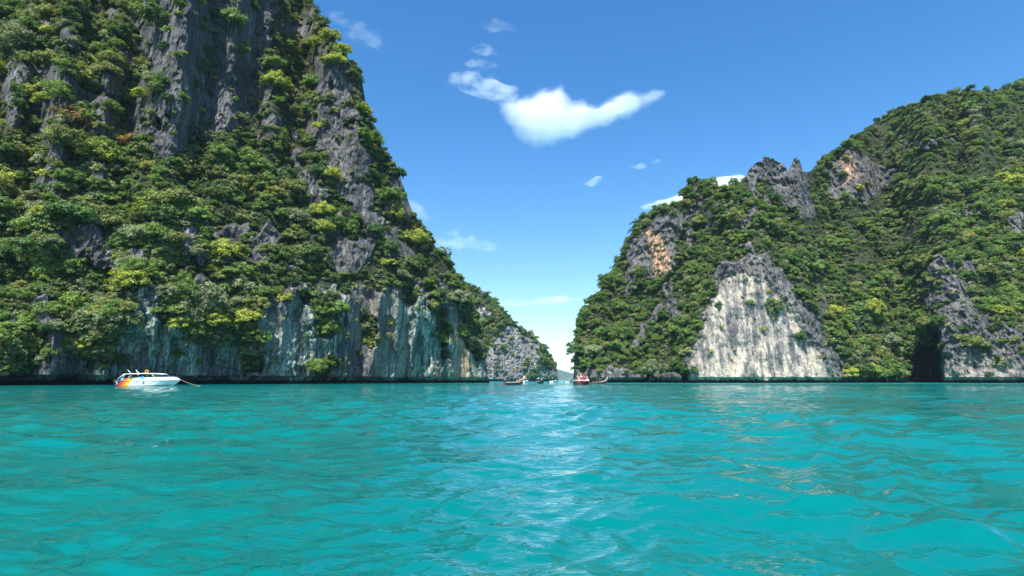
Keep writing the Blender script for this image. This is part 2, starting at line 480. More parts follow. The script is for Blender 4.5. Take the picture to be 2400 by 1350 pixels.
left = build_cliff('left_cliff', 'tall dark limestone cliff hung with trees on the left of the lagoon',
    np.concatenate([np.linspace(-520, -140, 50)[:-1], np.linspace(-140, 1090, 670)[:-1], np.linspace(1090, 1147, 75)]), 470,
    [(-620, -220), (560, -230), (640, -150), (728, 0), (770, 70), (800, 118), (845, 168), (860, 255), (885, 335), (905, 365), (935, 402), (945, 440), (965, 492),
     (1000, 545), (1025, 585), (1060, 618), (1085, 680), (1118, 745), (1131, 785), (1138, 830), (1142, 880), (1147, 894)],
    [(-520, 112), (0, 140), (300, 156), (600, 186), (900, 226), (1146, 268)],
    rocks=[([(330, -200), (600, -200), (640, 60), (625, 200), (600, 310), (470, 325), (400, 270), (370, 180), (320, 110)], .88),
           ([(655, 60), (720, 30), (745, 100), (800, 150), (790, 180), (720, 110), (690, 130)], .6),
           ([(700, 220), (760, 240), (815, 210), (845, 330), (875, 430), (885, 560), (860, 590), (830, 480), (770, 390), (720, 300)], .92),
           ([(690, 390), (740, 400), (765, 460), (740, 500), (700, 480)], .9),
           ([(870, 560), (930, 540), (960, 600), (900, 620)], .6),
           ([(20, 120), (130, 165), (220, 215), (340, 190), (385, 300), (330, 340), (200, 330), (130, 420), (90, 320), (0, 270)], .62),
           ([(300, 760), (325, 670), (370, 645), (385, 740), (430, 800), (600, 815), (610, 710), (700, 640), (730, 700), (815, 665), (970, 700), (985, 660), (1060, 720), (1100, 760),
             (1146, 800), (1146, 900), (-420, 905), (-420, 868), (250, 862)], .97)],
    ochres=[([(1050, 760), (1085, 750), (1105, 830), (1115, 885), (1080, 870), (1065, 810)], .55), ([(725, 835), (742, 835), (745, 895), (728, 895)], .4),
            ([(1005, 850), (1030, 850), (1035, 893), (1010, 893)], .4)],
    creams=[([(560, 820), (640, 720), (690, 760), (660, 895), (570, 895)], .28), ([(815, 670), (965, 700), (960, 880), (900, 895), (820, 780)], .30), ([(1050, 740), (1110, 760), (1130, 890), (1060, 890)], .35)],
    greens=[([(280, 640), (600, 700), (700, 640), (820, 660), (1000, 660), (1146, 740), (1146, 900), (-420, 900), (-420, 840), (260, 840)], .82)],
    lower=([(-420, 800), (300, 760), (380, 700), (620, 720), (820, 670), (1000, 680), (1100, 740), (1146, 900), (-420, 900)], -.13),
    seed=1, cveg=.6, crock=.05, value=.58, buttress=5, fold=3.4, bare=.25, relief=.62,
    plants=[[(712, 690), (790, 700), (800, 790), (765, 815), (730, 785)], [(733, 846), (792, 846), (790, 888), (738, 888)], [(1010, 700), (1050, 725), (1058, 800), (1040, 850), (1015, 800)],
            [(430, 700), (470, 790), (600, 800), (600, 700)], [(860, 740), (890, 740), (895, 800), (870, 810)], [(560, 830), (605, 825), (610, 870), (570, 872)], [(1085, 690), (1120, 760), (1125, 860), (1108, 850), (1090, 760)]])

RRIDGE = [(1343, 894), (1345, 870), (1348, 775), (1366, 730), (1400, 690), (1445, 622), (1480, 545), (1500, 512), (1530, 490), (1560, 480), (1598, 478), (1604, 440), (1612, 428), (1630, 421),
     (1662, 425), (1692, 447), (1720, 434), (1745, 420), (1756, 395), (1772, 382), (1800, 370), (1825, 377), (1838, 388), (1848, 402), (1855, 385), (1860, 371), (1867, 368), (1875, 378), (1882, 404),
     (1898, 402), (1920, 381), (1990, 332), (2050, 287), (2100, 257), (2180, 228), (2240, 216), (2262, 209), (2330, 214), (2350, 204), (2400, 196), (2560, 160), (2800, 150)]
right = build_cliff('right_cliff', 'forested limestone cliff with a cream wall on the right of the lagoon',
    np.concatenate([np.linspace(1343, 2540, 680), np.linspace(2540, 2800, 30)[1:]]), 400, RRIDGE,
    [(1337, 300), (1500, 285), (1610, 268), (1800, 262), (1990, 272), (2140, 285), (2250, 262), (2400, 250), (2800, 235)],
    rocks=[([(1608, 900), (1608, 835), (1645, 745), (1675, 660), (1690, 620), (1740, 596), (1800, 606), (1850, 650), (1890, 700), (1940, 790), (1975, 850), (2000, 900)], .97),
           ([(1460, 610), (1480, 560), (1520, 540), (1545, 500), (1600, 482), (1600, 540), (1585, 600), (1560, 640), (1530, 655), (1500, 640), (1475, 680), (1455, 660)], .85),
           ([(1603, 432), (1640, 425), (1652, 470), (1645, 540), (1625, 600), (1604, 610), (1600, 520)], .75),
           ([(1640, 490), (1680, 480), (1690, 530), (1650, 545)], .6),
           ([(1745, 420), (1765, 380), (1800, 362), (1850, 385), (1868, 355), (1915, 395), (1900, 495), (1850, 495), (1800, 430), (1770, 420)], .97),
           ([(1755, 480), (1800, 470), (1815, 520), (1770, 525)], .7),
           ([(1935, 400), (1990, 350), (2040, 370), (2100, 400), (2085, 440), (2045, 470), (1985, 480), (1940, 460)], .85),
           ([(2235, 250), (2270, 212), (2325, 225), (2310, 280), (2260, 300)], .45),
           ([(2160, 640), (2205, 600), (2260, 650), (2300, 730), (2420, 790), (2800, 780), (2800, 900), (2195, 900), (2205, 830), (2190, 750)], .82),
           ([(2128, 900), (2142, 830), (2165, 785), (2185, 730), (2205, 790), (2212, 900)], .95),
           ([(1330, 900), (1330, 858), (1400, 868), (1600, 878), (1600, 900)], .8)],
    creams=[([(1612, 900), (1620, 840), (1655, 745), (1690, 665), (1720, 640), (1790, 650), (1850, 720), (1900, 800), (1950, 870), (1960, 900)], .92),
            ([(2215, 860), (2260, 830), (2420, 850), (2800, 850), (2800, 900), (2210, 900)], .55),
            ([(1345, 900), (1348, 760), (1365, 780), (1380, 900)], .35)],
    ochres=[([(1522, 545), (1545, 548), (1560, 600), (1562, 630), (1535, 640), (1528, 590)], .75), ([(1975, 375), (1995, 365), (2000, 410), (1980, 430)], .7),
            ([(2165, 370), (2180, 365), (2185, 390), (2170, 395)], .5)],
    caves=[([(2120, 900), (2134, 830), (2160, 785), (2185, 735), (2202, 790), (2210, 900)], 80)],
    lower=([(1612, 900), (1620, 840), (1655, 745), (1690, 665), (1740, 630), (1800, 640), (1850, 700), (1900, 790), (1950, 870), (1960, 900)], .20),
    seed=40, cveg=.72, crock=.12, value=.62, buttress=5, xscale=.75, bare=.42)

far = build_cliff('far_cliff', 'grey limestone headland in the middle distance beyond the left cliff',
    np.linspace(1000, 1309, 200), 170,
    [(1000, 650), (1085, 667), (1112, 672), (1142, 688), (1180, 726), (1220, 770), (1260, 796), (1285, 822), (1300, 850), (1306, 868), (1309, 893)],
    [(1000, 600), (1150, 615), (1309, 650)],
    rocks=[([(1138, 885), (1150, 810), (1185, 755), (1230, 785), (1262, 830), (1290, 860), (1309, 875), (1309, 900), (1130, 900)], .95),
           ([(1060, 770), (1130, 700), (1150, 720), (1120, 800)], .6)],
    seed=80, cveg=.65, crock=.2, value=1.15, xscale=.4, buttress=9, relief=1.0, bare=.20)

def build_hill():
    xs = np.linspace(1180, 1440, 70)
    yt = np.interp(xs, [1180, 1300, 1312, 1330, 1345, 1400, 1440], [880, 865, 867, 872, 876, 884, 890]) - 1.2 * fbm(xs / 9, 0 * xs, 0 * xs, 3, 77)
    rows = []
    for t in np.linspace(0, 1, 24):
        D = 6300 + 900 * t
        u, v = px_uv(xs, yt)
        z = (CAMH + v * 7200) * t ** .9 + 16 * fbm(xs / 12, 0 * xs + t * 5, 0 * xs, 3, 78) * math.sin(math.pi * t) - 2 * (1 - t)
        rows.append(np.stack([u * 7200 + 0 * t, np.full_like(xs, D), z], -1))
    b = rows[-1].copy(); b[:, 1] += 900; b[:, 2] = -2; rows.append(b)
    V = np.stack(rows)
    m = simple('far_forest', (.035, .06, .025), .95, spec=.1, var=.5, scale=.02)
    obj('distant_hill', mesh_np('distant_hill', V.reshape(-1, 3), grid_faces(V.shape[0], V.shape[1]), [m], True), None,
        'low hazy blue forested hill on the horizon through the gap', None, None, 'structure')
build_hill()

# ------------------------------------------------------------------ plants
def leaf_cards(c, nrm, size, rng, aspect=.55):
    """one four-sided leaf blade per centre"""
    n = len(c)
    nrm = nrm / np.linalg.norm(nrm, axis=1, keepdims=True)
    a = rng.normal(size=(n, 3)); t = np.cross(nrm, a); t /= np.linalg.norm(t, axis=1, keepdims=True)
    b = np.cross(nrm, t)
    s = (size * rng.uniform(.6, 1.35, n))[:, None]
    V = np.stack([c - t * s, c + b * s * aspect - nrm * s * .12, c + t * s, c - b * s * aspect - nrm * s * .12], 1).reshape(-1, 3)
    return V, np.arange(4 * n).reshape(n, 4)
def crown_mesh(name, seed, lobes, per, tall=.8, leaf=.075, hang=0.0, lr0=.24, lr1=.42):
    """lobes of leaf blades spread over an uneven round crown"""
    rng = np.random.default_rng(seed)
    cs, ns, lv = [], [], []
    skew = rng.normal(0, .12, 2)
    for k in range(lobes):
        ct = 1 - (k + rng.uniform(0, 1)) / lobes * 1.42; st = math.sqrt(max(0, 1 - ct * ct)); th = k * 2.4 + rng.normal(0, .5)
        rr = rng.uniform(.35, .95)
        lc = np.array([rr * st * math.cos(th) + skew[0], rr * st * math.sin(th) + skew[1], tall * (.62 + rr * ct * .72) - hang * st * rng.uniform(0, .5)])
        lr = rng.uniform(lr0, lr1)
        d = rng.normal(size=(per, 3)); d[:, 2] = np.where(d[:, 2] < -.35, -d[:, 2], d[:, 2])
        d /= np.linalg.norm(d, axis=1, keepdims=True)
        rad = rng.uniform(.5, 1.1, per) + (rng.uniform(0, 1, per) < .12) * rng.uniform(.1, .7, per)
        p = lc + d * lr * rad[:, None] * np.array([1, 1, .85])
        cs.append(p); ns.append(d + rng.normal(size=(per, 3)) * .5 + np.array([0, 0, .25]))
        lv.append(np.clip(rng.normal(.5, .17, per) + rng.normal(0, .19), 0, 1))
    c, n, lv = np.concatenate(cs), np.concatenate(ns), np.concatenate(lv)
    V, f = leaf_cards(c, n, leaf, rng)
    me = mesh_np(name, V, f, [M_LEAFMIX], False)
    attr_float(me, 'leafv', np.repeat(lv, 4))
    return me
def frond_mesh(name, seed, n=46, seg=4):
    """a tuft of long arching blades"""
    rng = np.random.default_rng(seed); V, Fc, lv = [], [], []
    for k in range(n):
        th = rng.uniform(0, 6.283); el = rng.uniform(.25, 1.4); L = rng.uniform(.7, 1.15); w = .06
        d = np.array([math.cos(th), math.sin(th), 0]); sd = np.array([-math.sin(th), math.cos(th), 0])
        o = len(V); q = rng.uniform(.2, .8)
        for s in range(seg + 1):
            t = s / seg
            p = d * L * t * math.cos(el) + np.array([0, 0, .25 + L * (t * math.sin(el) - .75 * t * t * math.cos(el * .6))])
            ww = w * (1 - t) ** .6 + .004
            V += [p - sd * ww, p + sd * ww]; lv += [q, q]
        for s in range(seg): Fc.append([o + 2 * s, o + 2 * s + 1, o + 2 * s + 3, o + 2 * s + 2])
    me = mesh_np(name, V, Fc, [M_LEAFMIX], False); attr_float(me, 'leafv', lv)
    return me
def tubes(paths, sides=6):
    V, Fc = [], []
    for pts, rad in paths:
        o = len(V)
        for k, (p, r) in enumerate(zip(pts, rad)):
            a = np.array(pts[min(k + 1, len(pts) - 1)], float) - np.array(pts[max(k - 1, 0)], float)
            a /= np.linalg.norm(a) + 1e-9
            s = np.cross(a, [0, 1, .13]); s /= np.linalg.norm(s) + 1e-9; q = np.cross(a, s)
            for j in range(sides):
                th = 6.2832 * j / sides
                V.append(np.array(p, float) + r * (math.cos(th) * s + math.sin(th) * q))
        for k in range(len(pts) - 1):
            for j in range(sides):
                Fc.append([o + k * sides + j, o + k * sides + (j + 1) % sides, o + (k + 1) * sides + (j + 1) % sides, o + (k + 1) * sides + j])
        for e, rev in ((0, True), (len(pts) - 1, False)):
            b = [o + e * sides + j for j in range(sides)]
            for j in range(1, sides - 2, 2):
                qd = [b[0], b[j], b[j + 1], b[j + 2]]
                Fc.append(qd[::-1] if rev else qd)
    return V, Fc
def trunk_mesh(name, seed, nb=6, flat=.75):
    rng = np.random.default_rng(seed); paths = []
    top = np.array([rng.normal(0, .06), rng.normal(0, .06), .28])
    paths.append(([(0, 0, -.35), (rng.normal(0, .03), rng.normal(0, .03), -.05), tuple(top)], [.07, .055, .04]))
    for k in range(nb):
        th = 6.283 * k / nb + rng.normal(0, .3); r = rng.uniform(.35, .75)
        e = np.array([r * math.cos(th), r * math.sin(th), flat * rng.uniform(.55, .95)])
        m = top * .55 + e * .45 + rng.normal(0, .05, 3)
        paths.append(([tuple(top * .9), tuple(m), tuple(e)], [.03, .02, .008]))
    V, Fc = tubes(paths, 6)
    return mesh_np(name, V, Fc, [M_BARK], True)

CROWNS = [crown_mesh('crown', 100 + k, *q) for k, q in enumerate([
    (38, 120, .85, .062, 0, .15, .34), (46, 100, 1.0, .058, .2, .14, .30), (32, 140, .68, .064, .1, .16, .34), (42, 110, 1.3, .060, .3, .14, .32),
    (52, 90, .80, .060, .1, .12, .30), (36, 115, 1.15, .064, .2, .15, .34), (30, 130, .62, .062, 0, .15, .32), (40, 110, .95, .064, .8, .14, .32),
    (26, 46, 1.15, .060, .1, .10, .22)])]
TRUNKS = [trunk_mesh('trunk', 200 + k, 5 + k % 3, fl) for k, fl in enumerate((.8, .95, .62, 1.2, .75, 1.15, .58, .85, 1.25))]
SHRUBS = [crown_mesh('foliage', 300 + k, *q) for k, q in enumerate([
    (11, 90, .75, .12, .1), (9, 110, .9, .12, .3), (13, 80, .65, .11, .9)])] + [frond_mesh('foliage', 311, 60), frond_mesh('foliage', 312, 48)]
STEMS = [trunk_mesh('stem', 400 + k, 4, .5) for k in range(2)]

rnd = random.Random(11)
COLW = [('deep green', .15), ('mid green', .31), ('olive', .22), ('yellow-green', .18), ('grey-green', .13), ('rusty', .004)]
def pick_colour():
    q = rnd.random()
    for k, w in COLW:
        q -= w
        if q < 0: return k
    return 'mid green'

def scatter(C, n, px0, px1, rmin, rmax, kmin=.6, tries=40, cover=lambda v, *q: v, ymax=886, used=None, region=None):
    out = []; pts = used if used is not None else []
    buf = np.zeros((n + 1, 3)); arr = buf[:0]
    for _ in range(n * tries):
        if len(out) >= n: break
        px = rnd.uniform(px0, px1); py = rnd.uniform(-30, ymax)
        if region and not region(px, py): continue
        hit = on_cliff(C, px, py)
        if hit is None: continue
        p, veg, i, j = hit
        if rnd.random() > cover(veg, px, py): continue
        if p[2] < 2.5: continue
        r = rmin + (rmax - rmin) * rnd.random() ** 1.25
        r *= min(1.45, max(.55, 1 + 1.1 * float(fbm(px / 90, py / 70, 7.7, 2, 63))))
        rp = r * F / p[1]
        if len(arr):
            d = np.hypot(arr[:, 0] - px, (arr[:, 1] - py) * 1.15)
            if (d < kmin * (arr[:, 2] + rp)).any(): continue
        buf[len(out)] = (px, py, rp); arr = buf[:len(out) + 1]
        if 1725 < px < 1915 and py < 440 and r > 1.7: r, rp = 1.4, 1.4 * F / p[1]
        out.append(dict(px=px, py=py, p=p, r=r, rp=rp, veg=veg, c=C))
    return out

def ridge_trees(C, px0, px1, n, rmin, rmax):
    out = []
    for _ in range(n):
        j = rnd.randrange(len(C.cols))
        px, py0 = uv_px(C.u[j], C.vtop[j])
        if not px0 < px < px1: continue
        hit = on_cliff(C, px, py0 + rnd.uniform(1, 22))
        if hit is None or hit[1] < .22 or hit[0][2] < 6 or 1740 < px < 1905: continue
        r = rnd.uniform(rmin, rmax); p = hit[0]
        if 1330 < px < 1356: r = min(r, 1.9)
        out.append(dict(px=px, py=py0 + 8, p=p, r=r, rp=r * F / p[1], veg=hit[1], c=C))
    return out
trees = ridge_trees(left, 640, 1138, 240, 1.0, 2.7) + ridge_trees(right, 1342, 2440, 260, 1.1, 2.9) + ridge_trees(right, 1342, 1375, 1600, 1.1, 2.6) + ridge_trees(far, 1060, 1300, 70, 1.8, 3.6) \
      + scatter(left, 960, -120, 1132, 1.6, 4.9, .37, 28, lambda v, x, y: v ** 1.4 * .95 + (.05 if y < 420 else 0)) \
      + scatter(right, 1600, 1344, 2460, 1.7, 4.4, .38, 24, lambda v, x, y: v ** 1.5 * .95) \
      + scatter(far, 420, 1060, 1306, 1.8, 4.0, .40, 22, lambda v, x, y: v ** 1.3 * .9)
shrubs = scatter(left, 212, -40, 1134, .8, 2.4, .7, 60, lambda v, *q: .9 if v < .4 else 0, region=lambda x, y: y < 400 or float(perlin(x / 50, y / 40, .5, 92)) > -.05) \
       + scatter(right, 62, 1345, 2420, .9, 2.8, .5, 90, lambda v, *q: .9 if v < .35 else 0, 882, region=lambda x, y: float(perlin(x / 38, y / 30, .5, 91)) > .12) \
       + scatter(far, 26, 1130, 1304, 1.6, 3.4, .9, 60, lambda v, *q: .9 if v < .45 else 0, 884)

# the 300 trees that show largest stand alone, the others make up the forest
trees.sort(key=lambda t: -(t['rp'] if -30 < t['px'] < 2430 and t['py'] > -20 else 0))
solo, rest = trees[:300], trees[300:]

def zone(t):
    x, y = t['px'], t['py']
    if t['c'] is left:
        if x < 330:
            return 'at the top left of the left cliff' if y < 330 else ('on the leafy slope left of the speedboat' if x < 200 and y > 600 else ('just above the speedboat' if y > 600 else 'on the far left slope below the dark rock face'))
        if x < 720:
            return 'beside the bare upper wall of the left cliff' if y < 300 else ('on the thick middle slope of the left cliff' if y < 600 else 'low on the left cliff right of the speedboat')
        return 'on the skyline edge of the left cliff' if y < 430 else ('on the ledge above the fluted green wall' if y < 720 else 'on the low nose of the left cliff')
    if t['c'] is far: return 'on the far grey headland'
    if x < 1610: return 'on the left flank of the right cliff'
    if x < 2010: return 'above the cream wall of the right cliff' if y < 640 else 'beside the cream wall of the right cliff'
    return 'on the upper right hillside' if y < 450 else ('on the slope above the dark cave' if x < 2210 else 'over the grey rocks at the far right')
ORD = ['leftmost', 'second from left', 'third from left', 'fourth from left', 'fifth from left', 'sixth from left', 'seventh from left', 'eighth from left', 'ninth from left', 'tenth from left',
       'eleventh from left', 'twelfth from left']
ORD = [q.replace(' from left', '-from-left') for q in ORD]
def size_word(rp): return 'large' if rp > 34 else ('medium' if rp > 24 else 'small')
FORM = ['round', 'full', 'flat-topped', 'tall', 'broad', 'upright', 'umbrella-like', 'drooping', 'sparse']
def label_all(items, noun):
    b = {}
    for t in items: b.setdefault((t['form'], t['col'], t['zone']), []).append(t)
    for (fm, cl, zn), ts in b.items():
        ts.sort(key=lambda t: t['px'])
        for k, t in enumerate(ts):
            pre = '' if len(ts) == 1 else ORD[min(k, 11)] + ' '
            t['label'] = f"{pre}{fm} {cl} {noun} {zn}".strip()
def plant_tf(o, t, sink=.15, lean=.22):
    p = t['p']
    o.location = (p[0], p[1] - t['r'] * .10, p[2] - t['r'] * sink)
    o.rotation_euler = (lean * rnd.uniform(.3, 1.4), rnd.uniform(-.15, .15) , 0)
    s = t['r']
    o.scale = (s * rnd.uniform(.9, 1.15), s * rnd.uniform(.9, 1.15), s * rnd.uniform(.8, 1.1))
def set_mat(o, m):
    o.material_slots[0].link = 'OBJECT'; o.material_slots[0].material = m
for t in solo:
    t['v'] = rnd.randrange(9); t['form'] = FORM[t['v']]; t['col'] = pick_colour() if not 1330 < t['px'] < 1360 else 'deep green'; t['zone'] = zone(t)
label_all(solo, 'tree')
def spin_mesh(o): o.rotation_euler = (0, 0, rnd.uniform(0, 6.28))
for t in solo:
    e = thing('cliff_tree', t['label'], 'tree', group='trees growing on the cliffs'); plant_tf(e, t)
    a = rnd.uniform(0, 6.28)
    k = obj('trunk', TRUNKS[t['v']], e); c = obj('crown', CROWNS[t['v']], e)
    k.rotation_euler = c.rotation_euler = (0, 0, a)
    set_mat(c, LEAF[t['col']])
SFORM = ['small round', 'small bushy', 'small hanging', 'spiky', 'spiky fronded']
for t in shrubs:
    t['v'] = rnd.choice([0, 0, 1, 1, 2, 2, 3, 4]) if t['p'][2] > 14 else rnd.choice([0, 2, 3, 3, 4])
    t['form'] = SFORM[t['v']]; t['col'] = rnd.choice(['mid green', 'olive', 'olive', 'yellow-green', 'grey-green', 'deep green'] if t['v'] < 3 else ['olive', 'yellow-green', 'yellow-green'])
    t['zone'] = zone(t).replace('on the ', 'on bare rock, ', 1) if False else zone(t)
label_all(shrubs, 'shrub')
for t in shrubs:
    e = thing('cliff_shrub', t['label'], 'shrub', group='shrubs rooted in bare rock'); plant_tf(e, t, .1, .35)
    k = obj('stem', STEMS[t['v'] % 2], e); c = obj('foliage', SHRUBS[t['v']], e)
    k.rotation_euler = c.rotation_euler = (0, 0, rnd.uniform(0, 6.28))
    set_mat(c, LEAF[t['col']])

def instancer(name, label, cat, items, sources_list, kinds):
    """one mass of plants: points carrying turn, size and kind; every source list is laid on the same points"""
    n = len(items)
    me = bpy.data.meshes.new(name); me.vertices.add(n)
    me.vertices.foreach_set('co', np.array([[t['p'][0], t['p'][1] - .1 * t['r'], t['p'][2] - .15 * t['r']] for t in items], np.float32).ravel())
    rot = me.attributes.new('turn', 'FLOAT_VECTOR', 'POINT')
    rot.data.foreach_set('vector', np.array([[.22 * rnd.uniform(.3, 1.4), rnd.uniform(-.15, .15), rnd.uniform(0, 6.28)] for t in items], np.float32).ravel())
    sc = me.attributes.new('size', 'FLOAT_VECTOR', 'POINT')
    sc.data.foreach_set('vector', np.array([[t['r'], t['r'], t['r'] * rnd.uniform(.8, 1.15)] for t in items], np.float32).ravel())
    kd = me.attributes.new('sort', 'INT', 'POINT'); kd.data.foreach_set('value', np.array([rnd.randrange(kinds) for t in items], np.int32))
    hue = [min(1, max(0, .38 + .75 * float(fbm(t['px'] / 110, t['py'] / 90, 3.3, 2, 61)) + rnd.gauss(0, .2))) for t in items]
    hu = me.attributes.new('hue', 'FLOAT', 'POINT'); hu.data.foreach_set('value', np.array(hue, np.float32))
    o = obj(name, me, None, label, cat, None, 'stuff')
    ng = bpy.data.node_groups.new(name, 'GeometryNodeTree')
    ng.interface.new_socket('Geometry', in_out='INPUT', socket_type='NodeSocketGeometry')
    ng.interface.new_socket('Geometry', in_out='OUTPUT', socket_type='NodeSocketGeometry')
    N, L = ng.nodes, ng.links
    gi, go = N.new('NodeGroupInput'), N.new('NodeGroupOutput')
    jn = N.new('GeometryNodeJoinGeometry')
    def named(nm, dt):
        q = N.new('GeometryNodeInputNamedAttribute'); q.data_type = dt; q.inputs['Name'].default_value = nm
        return next(s for s in q.outputs if s.enabled and s.name == 'Attribute')
    at_r, at_s, at_k = named('turn', 'FLOAT_VECTOR'), named('size', 'FLOAT_VECTOR'), named('sort', 'INT')
    e2r = N.new('FunctionNodeEulerToRotation'); L.new(at_r, e2r.inputs[0])
    for srcs in sources_list:
        g2i = N.new('GeometryNodeGeometryToInstance')
        for s in reversed(srcs):
            oi = N.new('GeometryNodeObjectInfo'); oi.transform_space = 'ORIGINAL'; oi.inputs['Object'].default_value = s
            L.new(oi.outputs['Geometry'], g2i.inputs[0])
        iop = N.new('GeometryNodeInstanceOnPoints'); iop.inputs['Pick Instance'].default_value = True
        # each source must stay a separate instance, so join them as instances
        jj = N.new('GeometryNodeJoinGeometry'); N.remove(g2i)
        for s in reversed(srcs):
            oi = N.new('GeometryNodeObjectInfo'); oi.transform_space = 'ORIGINAL'; oi.inputs['Object'].default_value = s; oi.inputs['As Instance'].default_value = True
            L.new(oi.outputs['Geometry'], jj.inputs[0])
        L.new(gi.outputs[0], iop.inputs['Points']); L.new(jj.outputs[0], iop.inputs['Instance'])
        L.new(at_k, iop.inputs['Instance Index']); L.new(e2r.outputs[0], iop.inputs['Rotation']); L.new(at_s, iop.inputs['Scale'])
        L.new(iop.outputs[0], jn.inputs[0])
    L.new(jn.outputs[0], go.inputs[0])
    for q in [q for q in N if q.bl_idname == 'GeometryNodeObjectInfo' and not q.outputs['Geometry'].links]: N.remove(q)
    md = o.modifiers.new('plants', 'NODES'); md.node_group = ng
    return o
def sample_of(meshes, items_name):
    out = []
    for m in meshes:
        out.append(next(o for o in bpy.data.objects if o.data is m))
    return out
crown_src, trunk_src = sample_of(CROWNS, 'crown'), sample_of(TRUNKS, 'trunk')
shrub_src = sample_of(SHRUBS[:3], 'foliage')
instancer('forest', 'mass of smaller green trees covering the cliffs between the larger ones', 'forest', rest, [crown_src, trunk_src], 9)
under = scatter(left, 5200, -120, 1136, .8, 2.3, 0, 6, lambda v, *q: v ** 2) \
      + scatter(right, 5600, 1342, 2460, .9, 2.4, 0, 6, lambda v, *q: v ** 2) \
      + scatter(far, 900, 1060, 1306, 1.3, 3.0, 0, 6, lambda v, *q: v ** 2)
instancer('undergrowth', 'dense low green undergrowth clinging to the cliffs beneath the trees', 'undergrowth', under, [shrub_src], 3)

# ------------------------------------------------------------------ boats and people
M_WHITE = simple('white_gelcoat', (.80, .81, .80), .22, var=.05, scale=1.5)
M_OFFW = simple('off_white_paint', (.62, .61, .57), .5, var=.12, scale=3)
M_NAVY = simple('navy_paint', (.012, .016, .05), .35)
M_DARK = simple('dark_rubber', (.02, .021, .023), .6)
M_GREYP = simple('grey_print', (.30, .32, .34), .5)
M_CHROME = simple('steel_tube', (.62, .63, .64), .25, metal=.9)
M_RED = simple('red_gelcoat', (.42, .022, .016), .3, var=.12, scale=2)
M_ORED = simple('orange_red_paint', (.50, .075, .025), .4, var=.15, scale=2)
M_WOOD = simple('boat_wood', (.16, .06, .028), .6, var=.3, scale=5)
M_DWOOD = simple('dark_boat_wood', (.035, .028, .022), .6, var=.3, scale=5)
M_CYAN = simple('cyan_cloth', (.05, .42, .62), .8)
M_GREENC = simple('green_cloth', (.02, .20, .14), .8)
M_ORANGE = simple('orange_float', (.70, .32, .04), .6)
M_TAN = simple('tan_rope', (.50, .42, .28), .9)
M_PINKC = simple('pink_cloth', (.62, .30, .32), .8)
M_PURPLE = simple('purple_cloth', (.35, .10, .45), .8)
M_YEL = simple('yellow_cloth', (.75, .48, .05), .8)
M_CANVAS = simple('dark_canvas', (.04, .042, .05), .85, var=.2)
M_SKIN = simple('skin', (.42, .24, .15), .55)
M_HAIR = simple('hair', (.02, .016, .013), .7)
def glass():
    m, n, l, b = new_mat('tinted_glass')
    b.inputs['Base Color'].default_value = (.06, .06, .08, 1); b.inputs['Roughness'].default_value = .05
    b.inputs['Alpha'].default_value = .55
    return m
M_GLASS = glass()
def livery():
    m, n, l, b = new_mat('striped_gelcoat')
    tc = n.new('ShaderNodeTexCoord'); sp = n.new('ShaderNodeSeparateXYZ'); l.new(tc.outputs['Object'], sp.inputs[0])
    s = mathn(n, l, 'SUBTRACT', sp.outputs[0], mathn(n, l, 'MULTIPLY', sp.outputs[2], .85))
    f = mathn(n, l, 'DIVIDE', mathn(n, l, 'ADD', s, 2.0), 10.0)
    k = lambda x: (x + 2.0) / 10.0
    st = [(0, (.012, .014, .055)), (k(.35), (.05, .012, .11)), (k(.6), (.62, .035, .02)), (k(1.15), (.72, .11, .02)), (k(1.75), (.80, .30, .02)), (k(2.35), (.82, .55, .03)), (k(3.2), (.80, .81, .80))]
    r = n.new('ShaderNodeValToRGB'); r.color_ramp.interpolation = 'CONSTANT'; e = r.color_ramp.elements
    while len(e) < len(st): e.new(.5)
    for i, (p, c) in enumerate(st): e[i].position = p; e[i].color = (*c, 1)
    l.new(f, r.inputs[0]); c = r.outputs[0]
    for rad, w in ((3.6, .07), (3.95, .035)):        # two grey sweeping arcs ahead of the stripes
        dx = mathn(n, l, 'SUBTRACT', sp.outputs[0], 6.9); dz = mathn(n, l, 'MULTIPLY', mathn(n, l, 'ADD', sp.outputs[2], 1.2), 1.5)
        d = mathn(n, l, 'SQRT', mathn(n, l, 'ADD', mathn(n, l, 'MULTIPLY', dx, dx), mathn(n, l, 'MULTIPLY', dz, dz)))
        band = mathn(n, l, 'LESS_THAN', mathn(n, l, 'ABSOLUTE', mathn(n, l, 'SUBTRACT', d, rad)), w)
        lo = mathn(n, l, 'MULTIPLY', band, mathn(n, l, 'LESS_THAN', sp.outputs[0], 6.2))
        c = mixc(n, l, lo, c, (.34, .37, .40))
    l.new(c, b.inputs['Base Color']); b.inputs['Roughness'].default_value = .25
    return m
M_LIVERY = livery()

def loft(name, rings, mats, closed=True, smooth=True):
    V = np.array(rings, float); nr, k, _ = V.shape
    i = np.arange(nr * k).reshape(nr, k); f = []
    for a in range(nr - 1):
        for b in range(k if closed else k - 1):
            c = (b + 1) % k
            f.append([i[a, b], i[a, c], i[a + 1, c], i[a + 1, b]])
    bm = bmesh.new(); vv = [bm.verts.new(p) for p in V.reshape(-1, 3)]
    for q in f:
        try: bm.faces.new([vv[x] for x in q])
        except ValueError: pass
    if closed:
        for a in (0, nr - 1):
            try: bm.faces.new([vv[x] for x in i[a]])
            except ValueError: pass
    bmesh.ops.remove_doubles(bm, verts=bm.verts, dist=1e-4)
    bmesh.ops.recalc_face_normals(bm, faces=bm.faces)
    me = bpy.data.meshes.new(name); bm.to_mesh(me); bm.free()
    for m in mats: me.materials.append(m)
    for p in me.polygons: p.use_smooth = False
    return me
